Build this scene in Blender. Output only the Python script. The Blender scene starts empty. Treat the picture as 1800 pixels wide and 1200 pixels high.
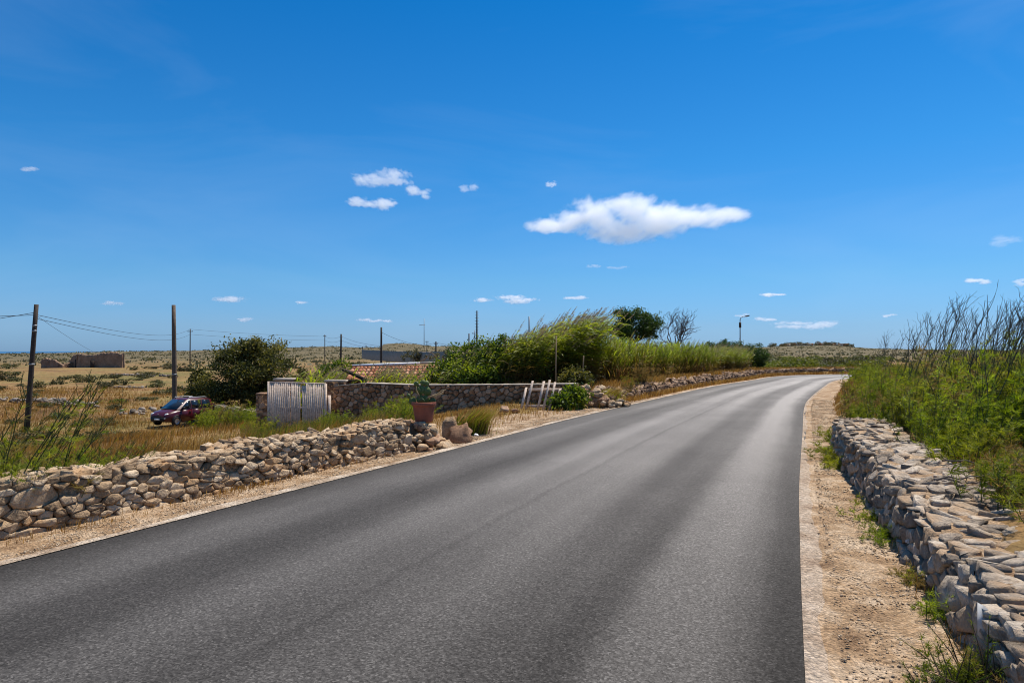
import bpy, math, random
import numpy as np
from mathutils import Vector, Matrix

rnd = random.Random(7)
rng = np.random.default_rng(7)
sc = bpy.context.scene
COL = sc.collection
R = math.radians
PI = math.pi

# ------------------------------------------------------------------ camera, sky, sun, exposure
CAM_Z, FPX, HY, CX = 1.7, 1200.0, 617.0, 900.0
cam_d = bpy.data.cameras.new('camera')
cam = bpy.data.objects.new('camera', cam_d)
COL.objects.link(cam)
cam.location = (0, 0, CAM_Z)
cam.rotation_euler = (R(90), 0, 0)
cam_d.sensor_width = 36
cam_d.lens = 24
cam_d.shift_y = 17.0 / 1800.0
cam_d.clip_start = 0.05
cam_d.clip_end = 120000
sc.camera = cam

SUN_EL, SUN_AZ = R(65), R(47)          # azimuth from +Y towards +X
world = bpy.data.worlds.new('World')
sc.world = world
world.use_nodes = True
wn = world.node_tree.nodes
wl = world.node_tree.links
wn.clear()
sky = wn.new('ShaderNodeTexSky')
sky.sky_type = 'NISHITA'
sky.sun_disc = False
sky.sun_elevation = SUN_EL
sky.sun_rotation = SUN_AZ
sky.altitude = 0
sky.air_density = 1.0
sky.dust_density = 0.35
sky.ozone_density = 3.5
# grade of the clear polarised sky, by height above the horizon (whitened overhead, out of view, to lift and neutralise the fill light)
wtc = wn.new('ShaderNodeTexCoord')
wsep = wn.new('ShaderNodeSeparateXYZ')
wl.new(wtc.outputs['Generated'], wsep.inputs[0])
wr = wn.new('ShaderNodeValToRGB')
for k_, (p_, c_) in enumerate([(0.0, (.30, .54, 1.06)), (.035, (.32, .54, .93)), (.10, (.30, .60, .88)), (.26, (.14, .59, .92)), (.46, (.035, .52, .90)), (.66, (.36, .66, .90)), (1.0, (.52, .74, .92))]):
    if k_ >= 2: wr.color_ramp.elements.new(.5)
    wr.color_ramp.elements[k_].position = p_
    wr.color_ramp.elements[k_].color = (*c_, 1)
wl.new(wsep.outputs[2], wr.inputs[0])
hs = wn.new('ShaderNodeMix')
hs.data_type = 'RGBA'
hs.blend_type = 'MULTIPLY'
hs.inputs[0].default_value = 1.0
bg = wn.new('ShaderNodeBackground')
bg.inputs['Strength'].default_value = 0.107
wo = wn.new('ShaderNodeOutputWorld')
wl.new(sky.outputs[0], hs.inputs[6])
wl.new(wr.outputs[0], hs.inputs[7])
# thin high cirrus veil over the whole sky
wmp = wn.new('ShaderNodeMapping')
wmp.inputs['Scale'].default_value = (1.1, 2.2, 5.5)
wmp.inputs['Rotation'].default_value = (.25, .35, .6)
wl.new(wtc.outputs['Generated'], wmp.inputs[0])
wns = wn.new('ShaderNodeTexNoise')
wns.inputs['Scale'].default_value = 1.5
wns.inputs['Detail'].default_value = 6
wns.inputs['Roughness'].default_value = .55
wns.inputs['Distortion'].default_value = .5
wl.new(wmp.outputs[0], wns.inputs[0])
wrc = wn.new('ShaderNodeValToRGB')
wrc.color_ramp.elements[0].position = .46
wrc.color_ramp.elements[0].color = (0, 0, 0, 1)
wrc.color_ramp.elements[1].position = .74
wrc.color_ramp.elements[1].color = (.075, .075, .075, 1)
wl.new(wns.outputs[0], wrc.inputs[0])
wmx = wn.new('ShaderNodeMix')
wmx.data_type = 'RGBA'
wl.new(wrc.outputs[0], wmx.inputs[0])
wl.new(hs.outputs[2], wmx.inputs[6])
wmx.inputs[7].default_value = (5.2, 6.2, 7.4, 1)
wl.new(wmx.outputs[2], bg.inputs[0])
wl.new(bg.outputs[0], wo.inputs[0])

sun_d = bpy.data.lights.new('sun', 'SUN')
sun_d.energy = 4.8
sun_d.angle = R(0.53)
sun_d.color = (1.0, 0.93, 0.82)
sun = bpy.data.objects.new('sun', sun_d)
COL.objects.link(sun)
sdir = Vector((math.sin(SUN_AZ) * math.cos(SUN_EL), math.cos(SUN_AZ) * math.cos(SUN_EL), math.sin(SUN_EL)))
sun.rotation_euler = sdir.to_track_quat('Z', 'Y').to_euler()
sun.location = (0, 0, 60)

sc.view_settings.view_transform = 'Standard'
sc.view_settings.look = 'None'
sc.view_settings.exposure = 0.35
sc.view_settings.gamma = 1.0
sc.view_settings.use_curve_mapping = False
sc.render.engine = 'CYCLES'
sc.cycles.use_denoising = True
sc.cycles.filter_width = 1.05
sc.cycles.max_bounces = 8
sc.cycles.transparent_max_bounces = 16
sc.cycles.volume_bounces = 12
sc.cycles.volume_step_rate = 0.25
sc.cycles.volume_max_steps = 256


# ------------------------------------------------------------------ small helpers
def X(px, Y):
    return (px - CX) / FPX * Y


def Z(py, Y):
    return CAM_Z - (py - HY) * Y / FPX


def ss(a, b, x):
    t = np.clip((np.asarray(x, float) - a) / (b - a), 0, 1)
    return t * t * (3 - 2 * t)


def catmull(pts, n):
    P = np.array(pts, float)
    P = np.vstack([2 * P[0] - P[1], P, 2 * P[-1] - P[-2]])
    out = []
    for i in range(1, len(P) - 2):
        p0, p1, p2, p3 = P[i - 1], P[i], P[i + 1], P[i + 2]
        for t in np.linspace(0, 1, 24, endpoint=False):
            out.append(0.5 * (2 * p1 + (p2 - p0) * t + (2 * p0 - 5 * p1 + 4 * p2 - p3) * t * t + (3 * p1 - p0 - 3 * p2 + p3) * t ** 3))
    out.append(P[-2])
    out = np.array(out)
    return resample(out, n)


def resample(P, n):
    P = np.asarray(P, float)
    s = np.concatenate([[0], np.cumsum(np.linalg.norm(np.diff(P, axis=0), axis=1))])
    q = np.linspace(0, s[-1], n)
    return np.stack([np.interp(q, s, P[:, k]) for k in range(P.shape[1])], 1)


def wob(x, y, s, seed=0):
    """cheap smooth 2-D noise, about -1..1"""
    x = np.asarray(x, float) / s
    y = np.asarray(y, float) / s
    a = seed * 1.7
    return (np.sin(x * 1.9 + y * 1.1 + a) + np.sin(x * -1.3 + y * 2.3 + a * 2.1 + 1) + np.sin(x * 3.1 - y * 0.7 + a * .7 + 2)
            + np.sin(x * .9 + y * 3.7 + a * 1.3 + 4)) / 3.0


# ------------------------------------------------------------------ mesh builder
class MB:
    def __init__(s):
        s.V, s.T, s.tri, s.quad, s.n = [], [], [], [], 0

    def add(s, V, tri=None, quad=None, tint=0.5):
        V = np.asarray(V, float).reshape(-1, 3)
        s.V.append(V)
        s.T.append(np.broadcast_to(np.asarray(tint, float), (len(V),)).copy())
        if tri is not None and len(tri):
            s.tri.append(np.asarray(tri, int).reshape(-1, 3) + s.n)
        if quad is not None and len(quad):
            s.quad.append(np.asarray(quad, int).reshape(-1, 4) + s.n)
        s.n += len(V)
        return s

    def mesh(s, name, mat, smooth=False, offset=None):
        V = np.concatenate(s.V) if s.V else np.zeros((0, 3))
        if offset is not None:
            V = V - np.asarray(offset, float)
        T = np.concatenate(s.T) if s.T else np.zeros(0)
        tri = np.concatenate(s.tri) if s.tri else np.zeros((0, 3), int)
        quad = np.concatenate(s.quad) if s.quad else np.zeros((0, 4), int)
        me = bpy.data.meshes.new(name)
        me.vertices.add(len(V))
        me.vertices.foreach_set('co', V.astype(np.float32).ravel())
        loops = np.concatenate([tri.ravel(), quad.ravel()])
        nt, nq = len(tri), len(quad)
        me.loops.add(len(loops))
        me.loops.foreach_set('vertex_index', loops.astype(np.int32))
        me.polygons.add(nt + nq)
        st = np.concatenate([np.arange(nt) * 3, nt * 3 + np.arange(nq) * 4]).astype(np.int32)
        me.polygons.foreach_set('loop_start', st)
        if smooth:
            me.polygons.foreach_set('use_smooth', np.ones(nt + nq, bool))
        me.update(calc_edges=True)
        me.validate()
        at = me.attributes.new('tint', 'FLOAT', 'POINT')
        at.data.foreach_set('value', T.astype(np.float32))
        if mat is not None:
            me.materials.append(mat)
        return me

    def build(s, name, mat, parent=None, smooth=False, origin=None):
        """origin = world position of the object's own origin (top level) or of its parent (part)"""
        me = s.mesh(name, mat, smooth, origin)
        o = bpy.data.objects.new(name, me)
        COL.objects.link(o)
        if parent is not None:
            o.parent = parent
        elif origin is not None:
            o.location = origin
        return o


def tag(o, label=None, cat=None, group=None, kind=None):
    if label: o['label'] = label
    if cat: o['category'] = cat
    if group: o['group'] = group
    if kind: o['kind'] = kind
    return o


def empty(name, loc, label, cat, group=None, rz=0):
    o = bpy.data.objects.new(name, None)
    o.empty_display_size = 0.2
    COL.objects.link(o)
    o.location = loc
    o.rotation_euler = (0, 0, rz)
    return tag(o, label, cat, group)


def copy_tree(o, parent=None):
    c = o.copy()
    COL.objects.link(c)
    if parent is not None:
        c.parent = parent
    for ch in [k for k in o.children]:
        copy_tree(ch, c)
    return c


BOXQ = [(0, 3, 2, 1), (4, 5, 6, 7), (0, 1, 5, 4), (1, 2, 6, 5), (2, 3, 7, 6), (3, 0, 4, 7)]


def box(mb, c, d, rot=None, tint=0.5, jit=0):
    c = np.array(c, float)
    h = np.array(d, float) / 2
    v = np.array([(-1, -1, -1), (1, -1, -1), (1, 1, -1), (-1, 1, -1), (-1, -1, 1), (1, -1, 1), (1, 1, 1), (-1, 1, 1)], float) * h
    if jit:
        v += rng.uniform(-jit, jit, v.shape)
    if rot is not None:
        v = v @ np.array(rot).T
    mb.add(v + c, quad=BOXQ, tint=tint)
    return mb


def rotz(a):
    c, s = math.cos(a), math.sin(a)
    return np.array([[c, -s, 0], [s, c, 0], [0, 0, 1]])


def tube(mb, P, r, n=5, tint=0.5, cap=True):
    P = np.asarray(P, float)
    m = len(P)
    r = np.broadcast_to(np.asarray(r, float), (m,))
    T = np.gradient(P, axis=0)
    T /= np.linalg.norm(T, axis=1)[:, None] + 1e-9
    ref = np.array([0.31, 0.95, 0.05]) if abs(T[0][1]) < 0.9 else np.array([1.0, 0.1, 0.1])
    A = np.cross(T, ref)
    A /= np.linalg.norm(A, axis=1)[:, None] + 1e-9
    B = np.cross(T, A)
    ang = np.arange(n) / n * 2 * PI
    V = P[:, None, :] + r[:, None, None] * (A[:, None, :] * np.cos(ang)[None, :, None] + B[:, None, :] * np.sin(ang)[None, :, None])
    i = np.arange(m - 1)[:, None] * n
    j = np.arange(n)[None, :]
    k = (np.arange(n)[None, :] + 1) % n
    q = np.stack([i + j, i + k, i + n + k, i + n + j], -1).reshape(-1, 4)
    tt = np.repeat(np.broadcast_to(np.asarray(tint, float), (m,)), n)
    V = V.reshape(-1, 3)
    tri = []
    if cap:
        V = np.vstack([V, P[0], P[-1]])
        tt = np.append(tt, [tt[0], tt[-1]])
        a, b = m * n, m * n + 1
        for s_ in range(n):
            tri.append((a, (s_ + 1) % n, s_))
            tri.append((b, (m - 1) * n + s_, (m - 1) * n + (s_ + 1) % n))
    mb.add(V, tri=tri, quad=q, tint=tt)
    return mb


def lathe(mb, prof, n=24, c=(0, 0, 0), tint=0.5, scale=(1, 1)):
    V, q = [], []
    m = len(prof)
    for r_, z_ in prof:
        for k in range(n):
            a = 2 * PI * k / n
            V.append((c[0] + r_ * math.cos(a) * scale[0], c[1] + r_ * math.sin(a) * scale[1], c[2] + z_))
    for i in range(m - 1):
        for k in range(n):
            q.append((i * n + k, i * n + (k + 1) % n, (i + 1) * n + (k + 1) % n, (i + 1) * n + k))
    mb.add(V, quad=q, tint=tint)
    return mb


def unit(v):
    return v / (np.linalg.norm(v, axis=-1, keepdims=True) + 1e-9)


def leaf_quads(mb, C, L, W, tint, bias=None, g=rng):
    """rhombic leaves centred on C"""
    n = len(C)
    a = g.normal(size=(n, 3))
    if bias is not None:
        a = a + np.asarray(bias)
    a = unit(a)
    b = unit(np.cross(a, g.normal(size=(n, 3))))
    L = np.broadcast_to(L, (n,))[:, None] * g.uniform(.6, 1.3, (n, 1))
    W = np.broadcast_to(W, (n,))[:, None] * g.uniform(.7, 1.3, (n, 1))
    V = np.stack([C - a * L, C + b * W - a * L * .1, C + a * L, C - b * W - a * L * .1], 1).reshape(-1, 3)
    mb.add(V, quad=np.arange(4 * n).reshape(-1, 4), tint=np.repeat(np.broadcast_to(tint, (n,)), 4))


def blades(mb, P, h, w, lean, tint, g=rng, bend=True):
    """grass blades: tapered, bent over"""
    n = len(P)
    if n == 0:
        return
    h = np.broadcast_to(h, (n,))[:, None]
    w = np.broadcast_to(w, (n,))[:, None]
    a = g.uniform(0, 2 * PI, n)
    side = np.stack([np.cos(a), np.sin(a), np.zeros(n)], 1)
    out = np.stack([-np.sin(a), np.cos(a), np.zeros(n)], 1) * g.normal(0, .35, (n, 1)) + np.asarray(lean)
    up = np.array([0, 0, 1.0])
    mid = P + (up * .55 + out * .25) * h
    tip = P + (up * .92 + out * .85) * h
    tint = np.broadcast_to(tint, (n,))
    V = np.stack([P - side * w * .5, P + side * w * .5, mid + side * w * .38, mid - side * w * .38, tip], 1).reshape(-1, 3)
    i = np.arange(n)[:, None] * 5
    mb.add(V, quad=i + np.array([[0, 1, 2, 3]]), tri=i + np.array([[3, 2, 4]]), tint=np.repeat(tint, 5))


# ------------------------------------------------------------------ materials
def newmat(name):
    m = bpy.data.materials.new(name)
    m.use_nodes = True
    n = m.node_tree.nodes
    n.clear()
    return m, n, m.node_tree.links


def N(n, t, **kw):
    x = n.new(t)
    for k, v in kw.items():
        setattr(x, k, v)
    return x


def ramp(n, stops, interp='LINEAR'):
    r = n.new('ShaderNodeValToRGB')
    r.color_ramp.interpolation = interp
    e = r.color_ramp.elements
    while len(e) < len(stops):
        e.new(0.5)
    for k, (p, c) in enumerate(stops):
        e[k].position = p
        e[k].color = (c[0], c[1], c[2], 1) if not isinstance(c, (int, float)) else (c, c, c, 1)
    return r


def noise(n, l, scale, detail=4, rough=.55, vec=None, dist=0):
    t = N(n, 'ShaderNodeTexNoise')
    t.inputs['Scale'].default_value = scale
    t.inputs['Detail'].default_value = detail
    t.inputs['Roughness'].default_value = rough
    t.inputs['Distortion'].default_value = dist
    if vec is not None:
        l.new(vec, t.inputs['Vector'])
    return t


def mixc(n, l, fac, a, b, mode='MIX'):
    m = N(n, 'ShaderNodeMix', data_type='RGBA', blend_type=mode)
    for ix, v in ((0, fac), (6, a), (7, b)):
        sock = m.inputs[ix]
        if hasattr(v, 'is_linked') or hasattr(v, 'links'):
            l.new(v, sock)
        elif isinstance(v, (int, float)):
            sock.default_value = v if ix == 0 else (v, v, v, 1)
        else:
            sock.default_value = (*v, 1)
    return m.outputs[2]


def finish(n, l, color, rough=.85, bump=None, bstr=.4, bdist=.02, spec=.3, metal=0, coat=0):
    p = N(n, 'ShaderNodeBsdfPrincipled')
    o = N(n, 'ShaderNodeOutputMaterial')
    if hasattr(color, 'links'):
        l.new(color, p.inputs['Base Color'])
    else:
        p.inputs['Base Color'].default_value = (*color, 1)
    if hasattr(rough, 'links'):
        l.new(rough, p.inputs['Roughness'])
    else:
        p.inputs['Roughness'].default_value = rough
    p.inputs['Specular IOR Level'].default_value = spec
    p.inputs['Metallic'].default_value = metal
    p.inputs['Coat Weight'].default_value = coat
    if bump is not None:
        b = N(n, 'ShaderNodeBump')
        b.inputs['Strength'].default_value = bstr
        b.inputs['Distance'].default_value = bdist
        l.new(bump, b.inputs['Height'])
        l.new(b.outputs[0], p.inputs['Normal'])
    l.new(p.outputs[0], o.inputs[0])
    return p


def pos(n):
    return N(n, 'ShaderNodeNewGeometry').outputs['Position']


def tintout(n):
    return N(n, 'ShaderNodeAttribute', attribute_name='tint').outputs['Fac']


def mat_plain(name, col, rough=.6, spec=.4, metal=0, var=.25, scale=8, bstr=.15, coat=0):
    m, n, l = newmat(name)
    p = pos(n)
    a = noise(n, l, scale, 5, .6, p)
    r = ramp(n, [(.3, tuple(c * (1 - var) for c in col)), (.7, tuple(min(1, c * (1 + var)) for c in col))])
    l.new(a.outputs[0], r.inputs[0])
    finish(n, l, r.outputs[0], rough, a.outputs[0], bstr, .01, spec, metal, coat)
    return m


def mat_rock(name, dark, mid, light, scale=9, bstr=.8, pit=True, orange=None):
    m, n, l = newmat(name)
    p = pos(n)
    t = tintout(n)
    a = noise(n, l, scale, 8, .65, p, .3)
    add = N(n, 'ShaderNodeMath', operation='MULTIPLY_ADD')
    l.new(t, add.inputs[0]); add.inputs[1].default_value = .55
    l.new(a.outputs[0], add.inputs[2])
    r = ramp(n, [(.42, dark), (.75, mid), (1.05, light)])
    sub = N(n, 'ShaderNodeMath', operation='MULTIPLY'); l.new(add.outputs[0], sub.inputs[0]); sub.inputs[1].default_value = .95
    l.new(sub.outputs[0], r.inputs[0])
    col = r.outputs[0]
    b = noise(n, l, scale * 5, 6, .7, p)
    rb = ramp(n, [(.3, .62), (.6, 1.0)])
    l.new(b.outputs[0], rb.inputs[0])
    col = mixc(n, l, 1.0, col, rb.outputs[0], 'MULTIPLY')
    if orange is not None:
        c = noise(n, l, scale * .35, 4, .6, p)
        ro = ramp(n, [(.5, 0.0), (.64, .75)])
        l.new(c.outputs[0], ro.inputs[0])
        col = mixc(n, l, ro.outputs[0], col, orange)
    v = N(n, 'ShaderNodeTexVoronoi')
    v.inputs['Scale'].default_value = scale * 4.5
    l.new(p, v.inputs['Vector'])
    h1 = N(n, 'ShaderNodeMath', operation='MULTIPLY_ADD')
    l.new(v.outputs[0], h1.inputs[0]); h1.inputs[1].default_value = .35
    l.new(b.outputs[0], h1.inputs[2])
    h2 = N(n, 'ShaderNodeMath', operation='MULTIPLY_ADD')
    l.new(a.outputs[0], h2.inputs[0]); h2.inputs[1].default_value = 1.6
    l.new(h1.outputs[0], h2.inputs[2])
    finish(n, l, col, .92, h2.outputs[0], bstr, .022, .2)
    return m


def mat_leaf(name, stops, trans=.42, rough=.55, spec=.25, nscale=0, ncol=None, ovar=0, dry=None):
    m, n, l = newmat(name)
    t = tintout(n)
    r = ramp(n, stops)
    l.new(t, r.inputs[0])
    col = r.outputs[0]
    if nscale:
        a = noise(n, l, nscale, 3, .5, pos(n))
        ra = ramp(n, [(.42, 0.0), (.62, .8)])
        l.new(a.outputs[0], ra.inputs[0])
        col = mixc(n, l, ra.outputs[0], col, ncol)
    if ovar:
        oi = N(n, 'ShaderNodeObjectInfo')
        rv = ramp(n, [(0, 1 - ovar), (1, 1 + ovar)])
        l.new(oi.outputs['Random'], rv.inputs[0])
        hv = N(n, 'ShaderNodeHueSaturation')
        l.new(col, hv.inputs['Color'])
        l.new(rv.outputs[0], hv.inputs['Value'])
        m7 = N(n, 'ShaderNodeMath', operation='MULTIPLY'); l.new(oi.outputs['Random'], m7.inputs[0]); m7.inputs[1].default_value = 7.31
        fr = N(n, 'ShaderNodeMath', operation='FRACT'); l.new(m7.outputs[0], fr.inputs[0])
        rh = ramp(n, [(0, .475), (1, .515)])
        l.new(fr.outputs[0], rh.inputs[0])
        l.new(rh.outputs[0], hv.inputs['Hue'])
        col = hv.outputs[0]
        if dry is not None:
            m9 = N(n, 'ShaderNodeMath', operation='MULTIPLY'); l.new(oi.outputs['Random'], m9.inputs[0]); m9.inputs[1].default_value = 31.7
            f9 = N(n, 'ShaderNodeMath', operation='FRACT'); l.new(m9.outputs[0], f9.inputs[0])
            r9 = ramp(n, [(.66, 0), (.92, .9)])
            l.new(f9.outputs[0], r9.inputs[0])
            col = mixc(n, l, r9.outputs[0], col, dry)
    p = N(n, 'ShaderNodeBsdfPrincipled')
    p.inputs['Roughness'].default_value = rough
    p.inputs['Specular IOR Level'].default_value = spec
    l.new(col, p.inputs['Base Color'])
    tr = N(n, 'ShaderNodeBsdfTranslucent')
    hsv = N(n, 'ShaderNodeHueSaturation')
    hsv.inputs['Saturation'].default_value = 1.15
    hsv.inputs['Value'].default_value = 1.35
    l.new(col, hsv.inputs['Color'])
    l.new(hsv.outputs[0], tr.inputs['Color'])
    mx = N(n, 'ShaderNodeMixShader')
    mx.inputs[0].default_value = trans
    l.new(p.outputs[0], mx.inputs[1])
    l.new(tr.outputs[0], mx.inputs[2])
    o = N(n, 'ShaderNodeOutputMaterial')
    l.new(mx.outputs[0], o.inputs[0])
    return m


GLARE_ROUGH = .72


def mat_asphalt():
    m, n, l = newmat('asphalt')
    p = pos(n)
    at = N(n, 'ShaderNodeAttribute', attribute_name='road')
    sep = N(n, 'ShaderNodeSeparateXYZ')
    l.new(at.outputs['Vector'], sep.inputs[0])
    # long bands that follow the lanes
    mp = N(n, 'ShaderNodeMapping')
    mp.inputs['Scale'].default_value = (1.0, .045, 1)
    l.new(at.outputs['Vector'], mp.inputs[0])
    band = noise(n, l, 1.15, 3, .5, mp.outputs[0], .15)
    # wheel-path profile across the road (u in metres from the left edge, 0..5.74)
    prof = N(n, 'ShaderNodeFloatCurve')
    un = N(n, 'ShaderNodeMath', operation='DIVIDE')
    l.new(sep.outputs[0], un.inputs[0]); un.inputs[1].default_value = 5.74
    cur = prof.mapping.curves[0]
    pts = [(0, .26), (.07, .30), (.16, .44), (.28, .36), (.38, .56), (.47, .52), (.492, .53), (.503, .455), (.514, .52), (.60, .60), (.70, .40), (.76, .39), (.86, .66), (.93, .52), (.97, .32), (1, .28)]
    cur.points[0].location = pts[0]
    cur.points[1].location = pts[-1]
    for q in pts[1:-1]:
        cur.points.new(*q)
    prof.mapping.update()
    l.new(un.outputs[0], prof.inputs['Value'])
    s1 = N(n, 'ShaderNodeMath', operation='MULTIPLY_ADD')
    l.new(band.outputs[0], s1.inputs[0]); s1.inputs[1].default_value = .62
    l.new(prof.outputs[0], s1.inputs[2])
    patch = noise(n, l, .55, 4, .55, p)
    s2 = N(n, 'ShaderNodeMath', operation='MULTIPLY_ADD')
    l.new(patch.outputs[0], s2.inputs[0]); s2.inputs[1].default_value = .22
    l.new(s1.outputs[0], s2.inputs[2])
    r = ramp(n, [(.48, (.015, .0140, .0131)), (.68, (.030, .0280, .0262)), (.95, (.064, .060, .056))])
    sc_ = N(n, 'ShaderNodeMath', operation='MULTIPLY'); l.new(s2.outputs[0], sc_.inputs[0]); sc_.inputs[1].default_value = .86
    l.new(sc_.outputs[0], r.inputs[0])
    # aggregate
    v = N(n, 'ShaderNodeTexVoronoi')
    v.inputs['Scale'].default_value = 88
    l.new(p, v.inputs['Vector'])
    rv = ramp(n, [(0, .35), (.5, .95), (.85, 1.35), (1, 2.3)])
    sepc = N(n, 'ShaderNodeSeparateColor')
    l.new(v.outputs['Color'], sepc.inputs[0])
    l.new(sepc.outputs[0], rv.inputs[0])
    col = mixc(n, l, 1.0, r.outputs[0], rv.outputs[0], 'MULTIPLY')
    f = noise(n, l, 48, 4, .75, p)
    rf = ramp(n, [(.32, .66), (.68, 1.32)])
    l.new(f.outputs[0], rf.inputs[0])
    col = mixc(n, l, 1.0, col, rf.outputs[0], 'MULTIPLY')
    # pale chips
    w = N(n, 'ShaderNodeTexVoronoi')
    w.inputs['Scale'].default_value = 26
    l.new(p, w.inputs['Vector'])
    rw = ramp(n, [(.04, 1.0), (.10, 0.0)])
    l.new(w.outputs['Distance'], rw.inputs[0])
    sepw = N(n, 'ShaderNodeSeparateColor'); l.new(w.outputs['Color'], sepw.inputs[0])
    gt = N(n, 'ShaderNodeMath', operation='GREATER_THAN'); l.new(sepw.outputs[1], gt.inputs[0]); gt.inputs[1].default_value = .90
    ml = N(n, 'ShaderNodeMath', operation='MULTIPLY'); l.new(gt.outputs[0], ml.inputs[0]); l.new(rw.outputs[0], ml.inputs[1])
    col = mixc(n, l, ml.outputs[0], col, (.30, .28, .26))
    rr = ramp(n, [(.5, .60), (1.0, .44)])
    l.new(sc_.outputs[0], rr.inputs[0])
    hb = N(n, 'ShaderNodeMath', operation='MULTIPLY_ADD')
    l.new(sepc.outputs[0], hb.inputs[0]); hb.inputs[1].default_value = .7
    l.new(f.outputs[0], hb.inputs[2])
    pr = finish(n, l, col, .9, hb.outputs[0], .32, .006, .05)
    # rough glare that grows towards grazing view (Fresnel), stronger on the polished wheel paths
    gl = N(n, 'ShaderNodeBsdfGlossy')
    gl.inputs['Color'].default_value = (1, .945, .895, 1)
    gl.inputs['Roughness'].default_value = GLARE_ROUGH
    fr = N(n, 'ShaderNodeFresnel')
    fr.inputs['IOR'].default_value = 1.36
    rsp = ramp(n, [(.50, .11), (.70, .19), (.95, .35)])
    l.new(sc_.outputs[0], rsp.inputs[0])
    mf = N(n, 'ShaderNodeMath', operation='MULTIPLY')
    mg = N(n, 'ShaderNodeMath', operation='MULTIPLY'); l.new(rsp.outputs[0], mg.inputs[0]); l.new(rf.outputs[0], mg.inputs[1])
    l.new(fr.outputs[0], mf.inputs[0]); l.new(mg.outputs[0], mf.inputs[1])
    mx = N(n, 'ShaderNodeMixShader')
    l.new(mf.outputs[0], mx.inputs[0]); l.new(pr.outputs[0], mx.inputs[1]); l.new(gl.outputs[0], mx.inputs[2])
    out = [k_ for k_ in n if k_.type == 'OUTPUT_MATERIAL'][0]
    l.new(mx.outputs[0], out.inputs[0])
    return m


def mat_gravel(name='gravel', base=(.42, .29, .19), light=(.62, .50, .38), dark=(.24, .15, .095)):
    m, n, l = newmat(name)
    p = pos(n)
    a = noise(n, l, 2.1, 8, .68, p, .3)
    r = ramp(n, [(.34, dark), (.48, base), (.62, light)])
    l.new(a.outputs[0], r.inputs[0])
    v = N(n, 'ShaderNodeTexVoronoi')
    v.inputs['Scale'].default_value = 42
    l.new(p, v.inputs['Vector'])
    sepc = N(n, 'ShaderNodeSeparateColor'); l.new(v.outputs['Color'], sepc.inputs[0])
    rv = ramp(n, [(0, .6), (.6, 1.0), (1, 1.3)])
    l.new(sepc.outputs[0], rv.inputs[0])
    col = mixc(n, l, .8, r.outputs[0], rv.outputs[0], 'MULTIPLY')
    b = noise(n, l, 30, 6, .7, p)
    rb = ramp(n, [(.3, .7), (.6, 1.08)])
    l.new(b.outputs[0], rb.inputs[0])
    col = mixc(n, l, 1, col, rb.outputs[0], 'MULTIPLY')
    h = N(n, 'ShaderNodeMath', operation='MULTIPLY_ADD')
    l.new(v.outputs['Distance'], h.inputs[0]); h.inputs[1].default_value = -.8
    l.new(b.outputs[0], h.inputs[2])
    finish(n, l, col, .95, h.outputs[0], .9, .035, .15)
    return m


def mat_ground():
    """dry maquis: straw grass, bare reddish earth, olive scrub, pale stones"""
    m, n, l = newmat('dry_ground')
    p = pos(n)
    big = noise(n, l, .028, 6, .6, p, .4)
    med = noise(n, l, .16, 7, .65, p, .3)
    fine = noise(n, l, 2.3, 7, .72, p)
    r1 = ramp(n, [(.34, (.14, .08, .04)), (.46, (.25, .145, .062)), (.56, (.33, .205, .085)), (.68, (.21, .125, .065))])
    l.new(med.outputs[0], r1.inputs[0])
    r2 = ramp(n, [(.33, (.07, .070, .024)), (.5, (.13, .122, .040)), (.66, (.215, .17, .06))])
    l.new(fine.outputs[0], r2.inputs[0])
    rb = ramp(n, [(.47, 0.0), (.62, .9)])
    mm = N(n, 'ShaderNodeMath', operation='MULTIPLY_ADD')
    l.new(med.outputs[0], mm.inputs[0]); mm.inputs[1].default_value = .55
    hb = N(n, 'ShaderNodeMath', operation='MULTIPLY'); l.new(big.outputs[0], hb.inputs[0]); hb.inputs[1].default_value = .5
    l.new(hb.outputs[0], mm.inputs[2])
    l.new(mm.outputs[0], rb.inputs[0])
    col = mixc(n, l, rb.outputs[0], r1.outputs[0], r2.outputs[0])
    # far scrub belt
    far = tintout(n)
    r3 = ramp(n, [(.30, (.075, .068, .038)), (.46, (.125, .102, .055)), (.58, (.165, .13, .072)), (.72, (.24, .19, .12))])
    farn = noise(n, l, .035, 8, .72, p, .3)
    l.new(farn.outputs[0], r3.inputs[0])
    col = mixc(n, l, far, col, r3.outputs[0])
    rf = ramp(n, [(.28, .45), (.5, .95), (.7, 1.3)])
    l.new(fine.outputs[0], rf.inputs[0])
    col = mixc(n, l, 1, col, rf.outputs[0], 'MULTIPLY')
    st = N(n, 'ShaderNodeTexVoronoi'); st.inputs['Scale'].default_value = 1.3
    l.new(p, st.inputs['Vector'])
    sepc = N(n, 'ShaderNodeSeparateColor'); l.new(st.outputs['Color'], sepc.inputs[0])
    g = N(n, 'ShaderNodeMath', operation='GREATER_THAN'); l.new(sepc.outputs[0], g.inputs[0]); g.inputs[1].default_value = .94
    rs = ramp(n, [(.10, 1.0), (.22, 0.0)]); l.new(st.outputs['Distance'], rs.inputs[0])
    gm = N(n, 'ShaderNodeMath', operation='MULTIPLY'); l.new(g.outputs[0], gm.inputs[0]); l.new(rs.outputs[0], gm.inputs[1])
    col = mixc(n, l, gm.outputs[0], col, (.36, .30, .23))
    finish(n, l, col, .95, fine.outputs[0], .9, .15, .1)
    return m


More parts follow.
